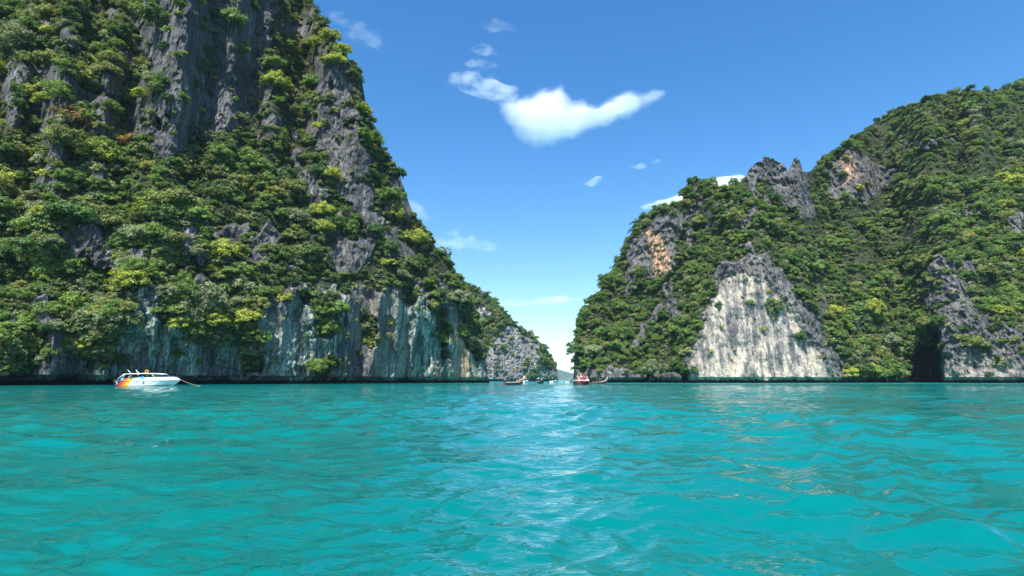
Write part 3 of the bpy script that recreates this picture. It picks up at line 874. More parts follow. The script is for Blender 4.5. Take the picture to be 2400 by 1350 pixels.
def boxm(name, size, mat, bev=.03, taper=None):
    bm = bmesh.new(); bmesh.ops.create_cube(bm, size=1)
    for v in bm.verts: v.co = Vector((v.co.x * size[0], v.co.y * size[1], v.co.z * size[2]))
    if taper:
        for v in bm.verts:
            if v.co.z > 0: v.co.x *= taper[0]; v.co.y *= taper[1]
    if bev: bmesh.ops.bevel(bm, geom=bm.edges[:], offset=bev, segments=2, affect='EDGES', profile=.5)
    me = bpy.data.meshes.new(name); bm.to_mesh(me); bm.free(); me.materials.append(mat)
    return me
def tubem(name, paths, mat, sides=6):
    V, f = tubes(paths, sides); return mesh_np(name, V, f, [mat], True)
def hull_rings(st):
    """st: x, half beam at the rail, half beam at the chine, keel z, chine z, rail z, floor z"""
    out = []
    for x, bs, bc, zk, zc, zs, zf in st:
        iw = max(bs - .07, bs * .5)
        out.append([(x, bs, zs), (x, bc, zc), (x, 0, zk), (x, -bc, zc), (x, -bs, zs), (x, -iw, zs), (x, -iw * .92, zf), (x, iw * .92, zf), (x, iw, zs)])
    return out

# --- people
def person_mesh(name, pose, shirt, shorts):
    J = {'stand': dict(pel=(0, 0, .93), chest=(0, 0, 1.28), neck=(0, 0, 1.46), head=(0, .01, 1.58), crown=(0, .01, 1.70),
                       hip=.10, kn=(.12, .02, .50), an=(.13, 0, .09), toe=(.14, .17, .03), sh=(.18, 0, 1.42), el=(.26, -.03, 1.14), wr=(.27, .08, .90), ha=(.27, .12, .82)),
         'sit': dict(pel=(0, 0, .50), chest=(0, -.03, .86), neck=(0, -.02, 1.04), head=(0, .01, 1.16), crown=(0, .01, 1.28),
                     hip=.10, kn=(.14, .44, .50), an=(.14, .47, .10), toe=(.14, .62, .03), sh=(.18, -.02, 1.0), el=(.25, .05, .74), wr=(.20, .30, .60), ha=(.18, .38, .57)),
         'lean': dict(pel=(0, 0, .93), chest=(0, .05, 1.27), neck=(0, .09, 1.44), head=(0, .12, 1.56), crown=(0, .13, 1.68),
                      hip=.10, kn=(.13, .06, .50), an=(.14, -.03, .09), toe=(.15, .14, .03), sh=(.18, .06, 1.40), el=(.30, .18, 1.18), wr=(.22, .38, 1.12), ha=(.20, .46, 1.12))}[pose]
    V, E, Rr = [], [], []
    def add(p, r, to=None):
        V.append(p); Rr.append(r)
        if to is not None: E.append((to, len(V) - 1))
        return len(V) - 1
    pel = add(J['pel'], .13); ch = add(J['chest'], .145, pel); nk = add(J['neck'], .06, ch); hd = add(J['head'], .09, nk); add(J['crown'], .075, hd)
    for s in (-1, 1):
        mir = lambda p: (p[0] * s, p[1], p[2])
        h = add((J['hip'] * s, J['pel'][1], J['pel'][2] - .06), .09, pel); k = add(mir(J['kn']), .062, h); a = add(mir(J['an']), .042, k); add(mir(J['toe']), .035, a)
        q = add(mir(J['sh']), .062, ch); e = add(mir(J['el']), .045, q); w = add(mir(J['wr']), .032, e); add(mir(J['ha']), .03, w)
    me = bpy.data.meshes.new(name); me.from_pydata(V, E, []); o = bpy.data.objects.new(name, me); COL.objects.link(o)
    o.modifiers.new('skin', 'SKIN'); sb = o.modifiers.new('sub', 'SUBSURF'); sb.levels = 1
    for i, d in enumerate(me.skin_vertices[0].data): d.radius = (Rr[i], Rr[i] * (.78 if i < 2 else 1)); d.use_root = (i == 0)
    bpy.context.view_layer.update()
    ev = o.evaluated_get(bpy.context.evaluated_depsgraph_get())
    out = bpy.data.meshes.new_from_object(ev); out.name = name
    bpy.data.objects.remove(o)
    out.materials.clear()
    for m in (M_SKIN, shirt, shorts): out.materials.append(m)
    pz = J['pel'][2]; nz = J['neck'][2]
    for p in out.polygons:
        c = p.center
        ishand = abs(c.x) > .235 and c.z < pz + .3 if pose != 'sit' else (c.y > .1 and c.z > pz + .06)
        if c.z > nz - .03 or ishand: i = 0
        elif c.z > pz + .04: i = 1
        elif (pose == 'sit' and c.y < .36 and c.z > .35) or (pose != 'sit' and c.z > .55): i = 2
        else: i = 0
        p.material_index = i; p.use_smooth = True
    bm = bmesh.new(); bmesh.ops.create_uvsphere(bm, u_segments=10, v_segments=6, radius=.108)
    bmesh.ops.delete(bm, geom=[v for v in bm.verts if v.co.z < -.03 and v.co.y > -.05], context='VERTS')
    for v in bm.verts: v.co += Vector((J['head'][0], J['head'][1] - .015, J['head'][2] + .045))
    hair = bpy.data.meshes.new('hair'); bm.to_mesh(hair); bm.free(); hair.materials.append(M_HAIR)
    return out, hair
M_SHIRTW = simple('white_cotton', (.70, .69, .66), .9); M_SHIRTR = simple('red_cotton', (.45, .04, .04), .9); M_SHIRTB = simple('blue_cotton', (.05, .10, .30), .9)
M_SHORT = simple('dark_cotton', (.03, .035, .05), .9); M_VEST = simple('life_vest', (.65, .16, .04), .8)
PEOPLE = [(person_mesh('person', 'stand', M_SHIRTW, M_SHORT), 'white shirt', 'standing'), (person_mesh('person', 'lean', M_SHIRTR, M_SHORT), 'red shirt', 'leaning forward'),
          (person_mesh('person', 'sit', M_PINKC, M_SHORT), 'pink top', 'seated'), (person_mesh('person', 'sit', M_VEST, M_SHORT), 'orange vest', 'seated'),
          (person_mesh('person', 'stand', M_SHIRTB, M_SHORT), 'blue shirt', 'standing')]
def person(kind, loc, rz, where):
    (body, hair), cloth, pose = PEOPLE[kind]
    o = obj('person', body, None, f'person in {cloth} {pose} {where}', 'person', 'people on the boats', None, loc)
    o.rotation_euler = (0, 0, rz)
    obj('hair', hair, o)
def local(root, p):
    return Matrix.Rotation(root.rotation_euler.z, 4, 'Z') @ (Vector(p) * root.scale.x) + Vector(root.location)

# --- speedboat moored under the left cliff
def speedboat():
    base = at(279, 904, 128); base.z = 0
    t = thing('speedboat', 'white speedboat with navy, red and yellow stern stripes moored under the left cliff', 'speedboat', base, R(-2)); t.scale = (.92, .92, .92)
    H = obj('hull', loft('hull', hull_rings([(0, 1.55, 1.42, -.5, .05, 1.2, .6), (.25, 1.66, 1.5, -.52, .05, 1.22, .6), (3, 1.78, 1.6, -.55, .05, 1.25, .6), (7, 1.82, 1.6, -.55, .08, 1.28, .6), (9.5, 1.78, 1.45, -.52, .16, 1.3, .7),
        (11.5, 1.55, 1.08, -.38, .32, 1.34, .9), (13, 1.12, .58, -.05, .58, 1.38, 1.1), (14, .66, .24, .5, .9, 1.42, 1.2), (14.7, .28, .08, 1.08, 1.2, 1.45, 1.3), (15.05, .06, .02, 1.36, 1.38, 1.47, 1.4)]), [M_LIVERY]), t)
    obj('rub_rail', tubem('rub_rail', [([(x, s * b, z) for x, b, z in ((0, 1.58, 1.21), (.25, 1.69, 1.23), (3, 1.81, 1.26), (7, 1.85, 1.29), (9.5, 1.81, 1.31), (11.5, 1.58, 1.35), (13, 1.15, 1.39), (14, .69, 1.43), (14.7, .31, 1.46), (15.06, .05, 1.48))], [.035] * 10) for s in (-1, 1)], M_GREYP), t)
    U = obj('topsides', loft('topsides', hull_rings([(.15, 1.5, 1.6, 1.15, 1.2, 1.45, .9), (1.2, 1.62, 1.72, 1.17, 1.24, 1.62, .9), (3, 1.66, 1.76, 1.2, 1.26, 1.78, .9), (6, 1.66, 1.80, 1.2, 1.28, 1.92, .9), (8.4, 1.62, 1.78, 1.2, 1.3, 2.0, .9),
        (8.6, 1.6, 1.77, 1.2, 1.3, 2.01, 1.98), (11, 1.35, 1.6, 1.2, 1.33, 2.07, 2.05), (12.6, .95, 1.24, 1.25, 1.38, 2.07, 2.05), (13.7, .55, .78, 1.3, 1.41, 1.98, 1.96), (14.5, .2, .36, 1.35, 1.44, 1.7, 1.68), (15.0, .03, .06, 1.4, 1.46, 1.5, 1.49)]), [M_LIVERY]), t)
    # roof on posts
    rr = []
    for x, w, z, th in ((1.45, 1.05, 2.76, .05), (1.7, 1.5, 2.77, .10), (3.5, 1.6, 2.83, .14), (6.5, 1.62, 2.88, .16), (9.5, 1.55, 2.85, .16), (10.7, 1.3, 2.78, .12), (11.15, .9, 2.72, .05)):
        rr.append([(x, -w, z), (x, -w * .9, z + th * .8), (x, 0, z + th), (x, w * .9, z + th * .8), (x, w, z), (x, w * .9, z - .05), (x, 0, z - .04), (x, -w * .9, z - .05)])
    RF = obj('roof', loft('roof', rr, [M_WHITE]), t)
    for s in (-1, 1):
        obj('roof_post', tubem('roof_post', [([(.55, s * 1.52, 1.5), (1.2, s * 1.5, 2.15), (2.0, s * 1.42, 2.76)], [.10, .09, .08])], M_WHITE), t)
        obj('roof_post', tubem('roof_post', [([(1.7, s * 1.55, 1.65), (2.0, s * 1.5, 2.3), (2.3, s * 1.45, 2.78)], [.08, .07, .06])], M_WHITE), t)
        obj('roof_post', tubem('roof_post', [([(5.4, s * 1.56, 1.85), (5.5, s * 1.5, 2.84)], [.035, .035])], M_CHROME), t)
        obj('roof_post', tubem('roof_post', [([(9.6, s * 1.46, 2.0), (8.7, s * 1.45, 2.83)], [.06, .05])], M_WHITE), t)
        g = [(8.7, s * 1.49, 2.02), (10.5, s * 1.3, 2.08), (10.2, s * 1.25, 2.70), (8.8, s * 1.46, 2.80)]
        V = g + [(x, y - s * .02, z) for x, y, z in g]
        w = obj('side_window', mesh_np('side_window', V, [[0, 1, 2, 3], [7, 6, 5, 4], [0, 4, 5, 1], [1, 5, 6, 2], [2, 6, 7, 3], [3, 7, 4, 0]], [M_GLASS]), t)
    g = [(10.5, -1.28, 2.08), (10.5, 1.28, 2.08), (10.2, 1.22, 2.70), (10.2, -1.22, 2.70)]
    V = g + [(x + .02, y, z) for x, y, z in g]
    obj('windscreen', mesh_np('windscreen', V, [[3, 2, 1, 0], [4, 5, 6, 7], [0, 1, 5, 4], [1, 2, 6, 5], [2, 3, 7, 6], [3, 0, 4, 7]], [M_GLASS]), t)
    for k in range(5):
        b = obj('bench_seat', boxm('bench_seat', (.5, 2.6, .45), M_NAVY, .05), t); b.location = (2.2 + k * 1.25, 0, 1.15)
        bb = obj('backrest', boxm('backrest', (.12, 2.6, .6), M_NAVY, .04), b); bb.location = (-.26, 0, .5)
    cn = obj('helm_console', boxm('helm_console', (.8, 1.6, 1.1), M_OFFW, .08, (.8, .95)), t); cn.location = (8.0, 0, 1.5)
    for k, y in enumerate((-.95, 0, .95)):
        e = obj('outboard_engine', boxm('outboard_engine', (.62, .5, .62), M_DARK, .12, (.75, .8)), t); e.location = (-.45, y, 1.15)
        lg = obj('engine_leg', boxm('engine_leg', (.26, .2, 1.3), M_DARK, .05), e); lg.location = (.02, 0, -.85)
    for x in (3.2, 5.2):
        obj('rod_holder', tubem('rod_holder', [([(x, -.7, 2.92), (x - .95, -.7, 3.78)], [.06, .05])], M_WHITE), t)
    obj('radar_mast', tubem('radar_mast', [([(4.4, .2, 2.95), (4.4, .2, 3.15)], [.22, .18]), ([(4.2, -.2, 3.1), (4.1, -.2, 3.65)], [.025, .02])], M_OFFW), t)
    # print on the side: hull side at height z lies at this distance from the middle
    side = lambda x, z: -(1.6 + (1.8 - 1.6) * (z - .06) / 1.2) - .012
    strips = []
    for z, x0, x1 in ((.86, 5.35, 5.55), (.86, 5.62, 5.85), (.86, 5.92, 6.12), (.86, 6.2, 6.42), (.68, 5.3, 6.5)):
        h = .07 if z > .8 else .03
        o_ = len(strips)
        strips.append([(x0, side(x0, z - h), z - h), (x1, side(x1, z - h), z - h), (x1, side(x1, z + h), z + h), (x0, side(x0, z + h), z + h)])
    V = [p for q in strips for p in q]; obj('lettering', mesh_np('lettering', V, np.arange(len(V)).reshape(-1, 4), [M_GREYP]), H)
    V, fc = [], []
    for k in range(15):
        a = R(-150 + k * 20); w = .05 + .07 * math.sin(math.pi * k / 14)
        for r_ in (.27 - w, .27 + w):
            x, z = 7.0 + r_ * math.cos(a), .78 + r_ * math.sin(a); V.append((x, side(x, z), z))
        if k: fc.append([2 * k - 2, 2 * k, 2 * k + 1, 2 * k - 1])
    obj('emblem', mesh_np('emblem', V, fc, [M_NAVY]), H)
    pts = [(.75, .98), (.5, 1.0), (.42, .86), (.55, .74), (.72, .66), (.74, .5), (.62, .38), (.42, .4)]
    obj('stern_mark', tubem('stern_mark', [([(x, side(x, z) + .12 * max(0, 1 - x), z) for x, z in pts], [.07] * 8)], M_WHITE), H)
    obj('bow_rail', tubem('bow_rail', [([(11.2, s * 1.25, 2.05), (12.4, s * .95, 2.3), (13.6, s * .5, 2.22), (14.6, s * .12, 1.72)], [.02] * 4) for s in (-1, 1)], M_CHROME), t)
    def cloth(name, label, mat, x, zt, w, h):
        p = local(t, (x, -1.70, zt)); V, f = [], []
        for i in range(5):
            for j in range(4):
                s = i / 4; q = j / 3
                V.append(((s - .5) * w * (1 - .35 * q), -.05 - .06 * math.sin(s * 9) * q - .10 * (1 - q) * 0, -q * h - .05 * math.sin(s * 5)))
        V2 = V + [(x_, y_ + .02, z_) for x_, y_, z_ in V]
        f = [list(q) for q in grid_faces(5, 4)]; f += [[a + 20 for a in q[::-1]] for q in f]
        for ring in ([i * 4 for i in range(5)], [i * 4 + 3 for i in range(5)]):
            f += [[ring[i], ring[i + 1], ring[i + 1] + 20, ring[i] + 20] for i in range(4)]
        for ring in (list(range(4)), list(range(16, 20))):
            f += [[ring[i], ring[i + 1], ring[i + 1] + 20, ring[i] + 20] for i in range(3)]
        obj(name, mesh_np(name, V2, f, [mat], True), None, label, 'towel', None, None, p)
    cloth('beach_towel', 'cyan towel hung over the rail amidships of the white speedboat', M_CYAN, 6.6, 2.15, 1.1, .5)
    cloth('beach_towel', 'cyan towel hung near the stern stripes of the white speedboat', M_CYAN, 1.9, 1.85, .8, .42)
    cloth('beach_towel', 'green towel hung over the yellow stripe of the white speedboat', M_GREENC, 4.0, 1.98, .7, .45)
    th = np.linspace(0, 2 * math.pi, 17)
    me = tubem('lifebuoy', [([(.30 * math.cos(a), .06 * math.cos(a), .36 + .30 * math.sin(a)) for a in th], [.085] * 17)], M_ORANGE, 8)
    obj('lifebuoy', me, None, 'orange lifebuoy standing on the roof of the white speedboat', 'lifebuoy', None, None, local(t, (6.7, -.3, 3.0)))
    a = local(t, (15.05, 0, 1.45)); b = at(478, 902.5, 124); b.z = -.1
    pts = [tuple(a.lerp(b, k / 10) - Vector((0, 0, .25 * math.sin(math.pi * k / 10)))) for k in range(11)]
    obj('mooring_rope', tubem('mooring_rope', [(pts, [.022] * 11)], M_TAN), None, 'tan mooring rope running from the speedboat bow down to the water', 'rope')
    person(3, local(t, (4.3, -.8, .95)), R(-90), 'under the roof of the white speedboat')
    person(2, local(t, (5.4, -.9, .95)), R(-90), 'under the roof of the white speedboat')
    person(0, local(t, (7.2, -.5, .92)), R(-90), 'at the helm of the white speedboat')
speedboat()

# --- wooden longtail boats
def longtail(base, rz, label, canopy, people, ribbon=True, L=9.5, wood=M_WOOD, where='', canopy_z=1.75):
    s = L / 9.5
    t = thing('longtail_boat', label, 'longtail boat', base, rz, 'wooden longtail boats')
    st = [(0, .55, .42, -.12, .02, .62, .2), (.6, .72, .55, -.2, 0, .58, .12), (2.5, .95, .72, -.25, 0, .55, .08), (5, .98, .7, -.25, 0, .62, .08), (7, .72, .45, -.15, .1, .85, .2), (8.4, .36, .18, .2, .4, 1.25, .7), (9.2, .12, .06, .9, 1.0, 1.75, 1.4), (9.55, .06, .03, 1.5, 1.55, 2.3, 2.0)]
    H = obj('hull', loft('hull', hull_rings([(x * s, *r) for x, *r in st]), [wood]), t)
    obj('gunwale', tubem('gunwale', [([(x * s, q * (r[0] + .03), r[4] + .02) for x, *r in st], [.045] * 8) for q in (-1, 1)], M_OFFW), H)
    for k in range(3):
        b = obj('bench', boxm('bench', (.3, 1.6, .06), M_WOOD, .015), t); b.location = (1.6 * s + k * 1.5 * s, 0, .42)
    cz = canopy_z; x0, x1 = 1.0 * s, 4.9 * s
    for q in (-1, 1):
        for x in (x0 + .2, (x0 + x1) / 2, x1 - .2):
            obj('canopy_post', tubem('canopy_post', [([(x, q * .82, .5), (x, q * .80, cz)], [.028, .028])], M_OFFW), t)
    rg = [[(x, -.95, cz), (x, -.6, cz + .14), (x, 0, cz + .2), (x, .6, cz + .14), (x, .95, cz), (x, .6, cz + .10), (x, 0, cz + .16), (x, -.6, cz + .10)] for x in np.linspace(x0, x1, 5)]
    obj('canopy', loft('canopy', rg, [canopy]), t)
    e = obj('engine', boxm('engine', (.7, .4, .45), M_DARK, .06), t); e.location = (.1, 0, .95)
    obj('engine_mount', tubem('engine_mount', [([(.15, 0, .4), (.15, 0, .9)], [.06, .06])], M_CHROME), t)
    obj('tail_shaft', tubem('tail_shaft', [([(-.2, 0, .95), (-3.9 * s, .25, -.12)], [.04, .03]), ([(.3, 0, 1.0), (1.3, .1, 1.35)], [.03, .03])], M_DARK), e)
    e.children[0].location = (-.1, 0, -.95)
    if ribbon:
        V = []; 
        o_ = obj('bow_ribbon', tubem('bow_ribbon', [([(9.35 * s, 0, 1.5), (9.55 * s, 0, 2.0), (9.62 * s, 0, 2.45)], [.16, .19, .10]), ([(9.5 * s, -.18, 1.9), (9.42 * s, -.24, 1.4), (9.5 * s, -.2, .95)], [.07, .08, .05])], M_ORANGE, 8), t)
        obj('pink_garland', tubem('pink_garland', [([(9.30 * s, 0, 1.35), (9.42 * s, 0, 1.5)], [.18, .2]), ([(9.4 * s, .17, 1.6), (9.3 * s, .22, 1.1)], [.07, .05])], M_PURPLE, 8), t)
    for k, (kind, x, y, z) in enumerate(people):
        person(kind, local(t, (x * s, y, z)), rz - math.pi / 2, where[k] if isinstance(where, (list, tuple)) else where)
    return t
b = at(1182, 902, 150); b.z = 0
longtail(b, R(56), 'brown wooden longtail boat with dark canopy and orange bow ribbon in the channel', M_CANVAS,
         [(2, 5.6, -.3, .10), (3, 6.2, .25, .12), (2, 6.6, -.25, .2), (4, .7, 0, .15)], True, 9.5, M_WOOD,
         ['at the front bench of the ribboned longtail boat', 'amidships in the ribboned longtail boat', 'near the bow of the ribboned longtail boat', 'at the engine of the ribboned longtail boat'])
b = at(1264, 897, 215); b.z = 0; 
longtail(b + Vector((0, 7, 0)), R(-82), 'dark longtail boat with pale canopy seen bow-on before the grey headland', M_OFFW, [(0, 6.2, .1, .2), (4, 2.0, -.3, .1)], False, 9.5, M_DWOOD,
         ['in the bow of the dark longtail boat', 'under the canopy of the dark longtail boat'], 1.9)
b = at(1390, 896, 205); b.z = 0
longtail(b, R(28), 'small brown longtail boat with dark canopy right of the red catamaran', M_CANVAS, [(3, 5.0, 0, .1), (1, 2.0, .1, .1)], False, 6.5, M_WOOD,
         ['in the small longtail boat right of the red catamaran', 'at the stern of the small longtail boat'], 1.5)

# --- red catamaran, bows towards the camera
def catamaran():
    c = at(1367.5, 901, 160); c.z = 0
    t = thing('catamaran', 'red and white passenger catamaran heading out of the channel, bows on', 'catamaran', c + Vector((0, 11, 0)), R(-90 + 3)); t.scale = (.8, .8, .8)
    for q in (-1, 1):
        rg = []
        for x, w, zk, zs in ((0, .75, -.4, 1.3), (5, .78, -.45, 1.3), (8.5, .74, -.4, 1.32), (10, .58, -.2, 1.36), (10.9, .28, .3, 1.42), (11.2, .08, .9, 1.46)):
            y = q * 1.6
            rg.append([(x, y + w, zs), (x, y + w * .85, .35), (x, y, zk), (x, y - w * .85, .35), (x, y - w, zs)])
        obj('hull', loft('hull', rg, [M_ORED if q < 0 else M_RED]), t)
    d = []
    for x, w, z in ((-.1, 2.30, 1.15), (6, 2.36, 1.2), (9, 2.28, 1.25), (10.6, 1.95, 1.32), (11.35, 1.5, 1.42)):
        d.append([(x, -w, z), (x, -w, z - .38), (x, w, z - .38), (x, w, z)])
    obj('bridge_deck', loft('bridge_deck', d, [M_RED]), t)
    d = []
    for x, w, z in ((-.1, 2.34, 1.2), (6, 2.42, 1.25), (9, 2.36, 1.3), (10.7, 2.0, 1.37), (11.45, 1.55, 1.47)):
        d.append([(x, -w, z + .32), (x, -w - .02, z - .06), (x, w + .02, z - .06), (x, w, z + .32), (x, w - .15, z + .32), (x, w - .18, z + .1), (x, -w + .18, z + .1), (x, -w + .15, z + .32)])
    obj('deck_rim', loft('deck_rim', d, [M_WHITE]), t)
    for q in (-1, 1):
        b = obj('bow_seat', boxm('bow_seat', (2.2, .7, .45), M_PINKC, .08), t); b.location = (9.0, q * 1.45, 1.65)
        w = obj('windscreen', boxm('windscreen', (.06, 1.25, .85), M_GLASS, .015), t); w.location = (6.2, q * 1.25, 2.25); w.rotation_euler = (0, R(-22), 0)
        f = obj('screen_frame', boxm('screen_frame', (.1, 1.4, .08), M_OFFW, .02), w); f.location = (0, 0, .45)
        for x in (1.0, 5.2):
            obj('roof_post', tubem('roof_post', [([(x, q * 2.0, 1.4), (x, q * 1.95, 2.75)], [.04, .04])], M_OFFW), t)
        obj('flag_pole', tubem('flag_pole', [([(7.2, q * .55, 1.5), (7.2, q * .55, 3.95)], [.03, .02])], M_YEL), t)
        fl = obj('flag', boxm('flag', (.03, .26, .55), M_YEL if q < 0 else M_SHIRTR, .005), t); fl.location = (7.2, q * .55 + .15, 3.55)
    cb = obj('console', boxm('console', (1.0, 1.0, 1.1), M_RED, .1, (.7, .85)), t); cb.location = (6.2, 0, 1.95)
    rf = obj('roof', boxm('roof', (4.8, 4.2, .12), M_CANVAS, .04), t); rf.location = (3.1, 0, 2.8)
    for k in range(3):
        b = obj('bench_seat', boxm('bench_seat', (.5, 3.6, .45), M_OFFW, .06), t); b.location = (1.2 + 1.4 * k, 0, 1.6)
    ppl = [(0, 8.4, -.5, 'at the left of the red catamaran foredeck'), (1, 8.8, .2, 'in the middle of the red catamaran foredeck'), (2, 9.2, -1.5, 'on the left bow seat of the red catamaran'),
           (2, 9.1, 1.5, 'on the right bow seat of the red catamaran'), (4, 7.6, 1.3, 'by the right windscreen of the red catamaran'), (0, 5.0, -1.1, 'under the roof of the red catamaran'), (3, 8.2, -1.5, 'behind the left bow seat of the red catamaran')]
    for kd, x, y, wh in ppl:
        person(kd, local(t, (x, y, 1.36 if kd not in (2, 3) else 1.42)), t.rotation_euler.z - math.pi / 2, wh)
catamaran()

# --- small white speedboats far down the channel
def small_boat(px, py, D, L, rz, label, canopy=True, people=0, mat=None):
    c = at(px, py, D); c.z = 0
    t = thing('motorboat', label, 'motorboat', c, rz, 'small motorboats in the channel')
    s = L / 8.0
    H = obj('hull', loft('hull', hull_rings([(x * s, bs, bc, zk, zc, zs, zf) for x, bs, bc, zk, zc, zs, zf in ((0, 1.1, 1, -.3, .05, .85, .4), (3, 1.2, 1.05, -.35, .08, .9, .4), (5.4, 1.05, .75, -.25, .25, 1.0, .6), (7, .55, .25, .25, .6, 1.1, .95), (8, .06, .03, .9, .95, 1.2, 1.1))]), [mat or M_WHITE]), t)
    obj('stripe', tubem('stripe', [([(x * s, q * b, z) for x, b, z in ((0, 1.08, .62), (3, 1.19, .66), (5.4, 1.0, .76), (7, .5, .92))], [.05] * 4) for q in (-1, 1)], M_NAVY), H)
    if canopy:
        rf = obj('canopy', boxm('canopy', (3.6 * s, 2.0, .1), M_WHITE, .03), t); rf.location = (3.0 * s, 0, 2.0)
        for x in (1.4, 4.5):
            for q in (-1, 1): obj('canopy_post', tubem('canopy_post', [([(x * s, q * .95, .85), (x * s, q * .9, 2.0)], [.035, .035])], M_CHROME), t)
        cn = obj('console', boxm('console', (.7, 1.1, .9), M_GREYP, .06, (.8, .9)), t); cn.location = (4.6 * s, 0, 1.1)
    e = obj('outboard_engine', boxm('outboard_engine', (.5, .4, .55), M_DARK, .08, (.8, .8)), t); e.location = (-.3, 0, .95)
    return t
small_boat(1226, 896, 330, 6.5, R(62), 'white motorboat partly hidden behind the ribboned longtail boat', False)
small_boat(1292, 896, 330, 6.5, R(55), 'low white motorboat at the foot of the grey headland', False)
small_boat(1330, 896, 330, 7.0, R(50), 'white motorboat with roof left of the red catamaran', True)

# ------------------------------------------------------------------ clouds
def cloud_material(name, dens, scale, lo, hi, stretch=(1, 1, 1)):
    m = bpy.data.materials.new(name); m.use_nodes = True
    n, l = m.node_tree.nodes, m.node_tree.links; n.clear()
    out = n.new('ShaderNodeOutputMaterial'); pv = n.new('ShaderNodeVolumePrincipled')
    pv.inputs['Color'].default_value = (.99, .99, .99, 1); pv.inputs['Anisotropy'].default_value = 0.0
    tc = n.new('ShaderNodeTexCoord')
    no = noise_node(n, l, tc.outputs['Object'], scale, 6, .6, *stretch)
    mr = n.new('ShaderNodeMapRange'); mr.inputs[1].default_value = lo; mr.inputs[2].default_value = hi; mr.inputs[3].default_value = 0; mr.inputs[4].default_value = dens
    l.new(no, mr.inputs[0]); l.new(mr.outputs[0], pv.inputs['Density']); l.new(pv.outputs[0], out.inputs['Volume'])
    return m
def cloud(label, polys, D, mat, thick, soft, wob=10, step=6):
    """polys: outlines of the cloud's parts in photo pixels; the puff is swollen front and back from that outline"""
    xs = [p[0] for q in polys for p in q]; ys = [p[1] for q in polys for p in q]
    gx = np.arange(min(xs) - 15, max(xs) + 15, step); gy = np.arange(min(ys) - 15, max(ys) + 15, step)
    PX, PY = np.meshgrid(gx, gy)
    d = np.full(PX.shape, -1e9)
    for q in polys: d = np.maximum(d, sdf(PX, PY, q))
    d = d + wob * fbm(PX / 45, PY / 45, 0 * PX + D / 100, 4, 55)
    d[0] = d[-1] = -9; d[:, 0] = d[:, -1] = -9
    h = thick * np.clip(d / soft, 0, 1) ** 1.25
    u, v = px_uv(PX, PY)
    c = np.array(at((min(xs) + max(xs)) / 2, (min(ys) + max(ys)) / 2, D))
    Fp = np.stack([u * D - c[0], -h, CAMH + v * D - c[2]], -1); Bp = np.stack([u * D - c[0], h * .8 + .01, CAMH + v * D - c[2]], -1)
    f = grid_faces(*PX.shape); keep = (d.ravel()[f] > 0).any(1); f = f[keep]
    n = PX.size
    bidx = np.where(d.ravel() > 0, np.arange(n) + n, np.arange(n))
    ff = np.vstack([f[:, ::-1], bidx[f]])
    V = np.vstack([Fp.reshape(-1, 3), Bp.reshape(-1, 3)])
    used = np.unique(ff); mp = np.zeros(2 * n, int); mp[used] = np.arange(len(used))
    obj('cloud', mesh_np('cloud', V[used], mp[ff], [mat], False), None, label, 'cloud', 'clouds in the sky', None, c)
C_MAIN = cloud_material('cloud_dense', .015, .009, .18, .72)
C_WISP = cloud_material('cloud_wisp', .011, .012, .40, .75, (1, 1, 2))
C_BAND = cloud_material('cloud_band', .010, .008, .22, .6, (1, 1, 2))
C_THIN = cloud_material('cloud_thin', .0045, .006, .42, .75, (1, 1, 2.2))
cloud('large white bird-shaped cloud in the middle of the blue sky',
      [[(1165, 240), (1235, 222), (1275, 205), (1320, 200), (1345, 232), (1400, 240), (1450, 218), (1530, 208), (1562, 215), (1545, 238), (1480, 275), (1400, 305), (1330, 335), (1295, 348), (1250, 350), (1215, 330), (1185, 290)]], 2600, C_MAIN, 165, 66, 10)
cloud('soft ragged white cloud forming the left wing beside the bird-shaped cloud',
      [[(1035, 190), (1050, 165), (1100, 165), (1150, 180), (1210, 200), (1225, 240), (1185, 262), (1130, 235), (1080, 215)]], 2600, C_WISP, 110, 34, 14)
cloud('two thin white puffs stacked above the left wing cloud', [[(1075, 150), (1100, 135), (1150, 138), (1182, 155), (1140, 170), (1095, 162)], [(1098, 118), (1120, 105), (1150, 108), (1165, 128), (1130, 133)]], 2700, C_WISP, 60, 24, 12)
cloud('faint wisp of cloud near the top of the sky', [[(1135, 60), (1175, 45), (1215, 62), (1210, 78), (1170, 70)]], 2800, C_THIN, 90, 20, 14)
cloud('faint veil of cloud beside the upper left cliff', [[(760, 20), (850, 50), (900, 90), (905, 130), (840, 110), (780, 70)]], 3000, C_THIN, 70, 30, 16)
cloud('feathery white cloud right of the left cliff above the channel', [[(1000, 560), (1050, 540), (1110, 545), (1150, 570), (1190, 588), (1120, 590), (1040, 585)]], 3600, C_THIN, 200, 24, 14)
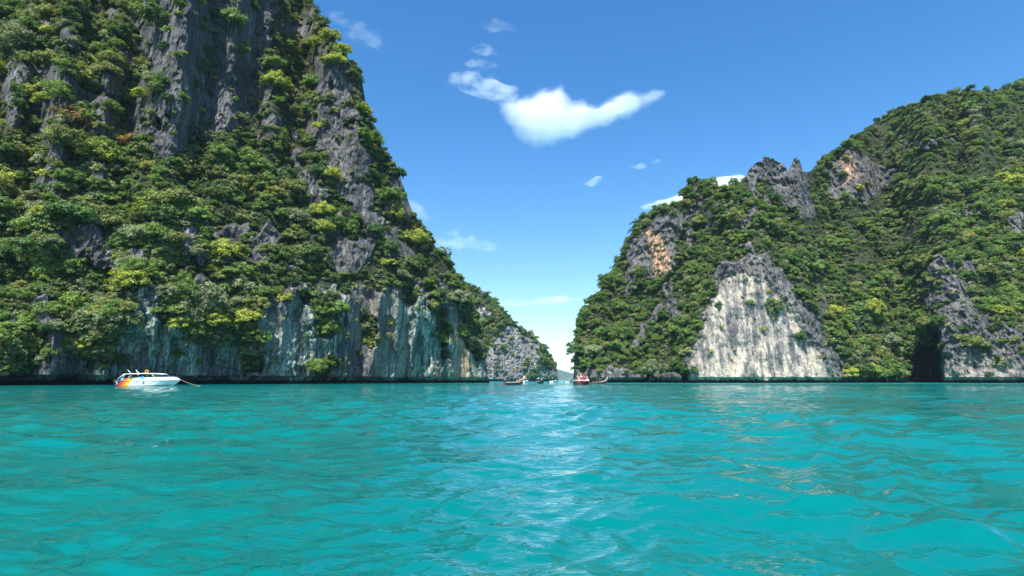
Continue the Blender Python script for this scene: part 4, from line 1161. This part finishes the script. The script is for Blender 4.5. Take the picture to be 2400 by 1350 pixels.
cloud('small wisp of cloud touching the skyline of the left cliff', [[(940, 480), (975, 470), (1005, 490), (1015, 515), (990, 520), (960, 505)]], 3600, C_THIN, 170, 20, 12)
cloud('small bright puff left of the right cliff peaks', [[(1368, 432), (1395, 412), (1418, 410), (1410, 425), (1390, 438)]], 3200, C_WISP, 70, 12, 6, 4)
cloud('pair of tiny cloud puffs above the right cliff peaks', [[(1475, 392), (1500, 384), (1515, 390), (1495, 397)], [(1522, 382), (1540, 371), (1557, 376), (1535, 386)]], 3200, C_WISP, 60, 9, 5, 3)
cloud('smooth white cloud band rising behind the right cliff peaks', [[(1490, 488), (1560, 465), (1620, 440), (1680, 412), (1730, 410), (1765, 425), (1700, 470), (1600, 495)]], 3800, C_BAND, 160, 16, 6)
cloud('long flat white streak of cloud over the channel', [[(1150, 712), (1220, 702), (1300, 697), (1370, 698), (1350, 708), (1270, 714), (1190, 720)]], 6500, C_THIN, 420, 8, 5, 4)
cloud('low white cloud bank near the horizon beside the right cliff', [[(1290, 832), (1330, 814), (1370, 805), (1420, 830), (1400, 850), (1320, 845)]], 12500, C_THIN, 500, 12, 6, 4)

# ------------------------------------------------------------------ air
def haze():
    m = bpy.data.materials.new('haze'); m.use_nodes = True
    n, l = m.node_tree.nodes, m.node_tree.links; n.clear()
    out = n.new('ShaderNodeOutputMaterial'); pv = n.new('ShaderNodeVolumePrincipled')
    pv.inputs['Color'].default_value = (.62, .82, 1.0, 1); pv.inputs['Density'].default_value = 4e-5
    pv.inputs['Anisotropy'].default_value = 0.0
    l.new(pv.outputs[0], out.inputs['Volume'])
    W, z0, z1 = 9700, -6.0, 340.0
    V = [(-W, -W, z0), (W, -W, z0), (W, W, z0), (-W, W, z0), (-W, -W, z1), (W, -W, z1), (W, W, z1), (-W, W, z1)]
    f = [[3, 2, 1, 0], [4, 5, 6, 7], [0, 1, 5, 4], [1, 2, 6, 5], [2, 3, 7, 6], [3, 0, 4, 7]]
    obj('haze', mesh_np('haze', V, f, [m]), None, 'thin pale sea haze filling the air', 'haze', None, 'stuff')
haze()
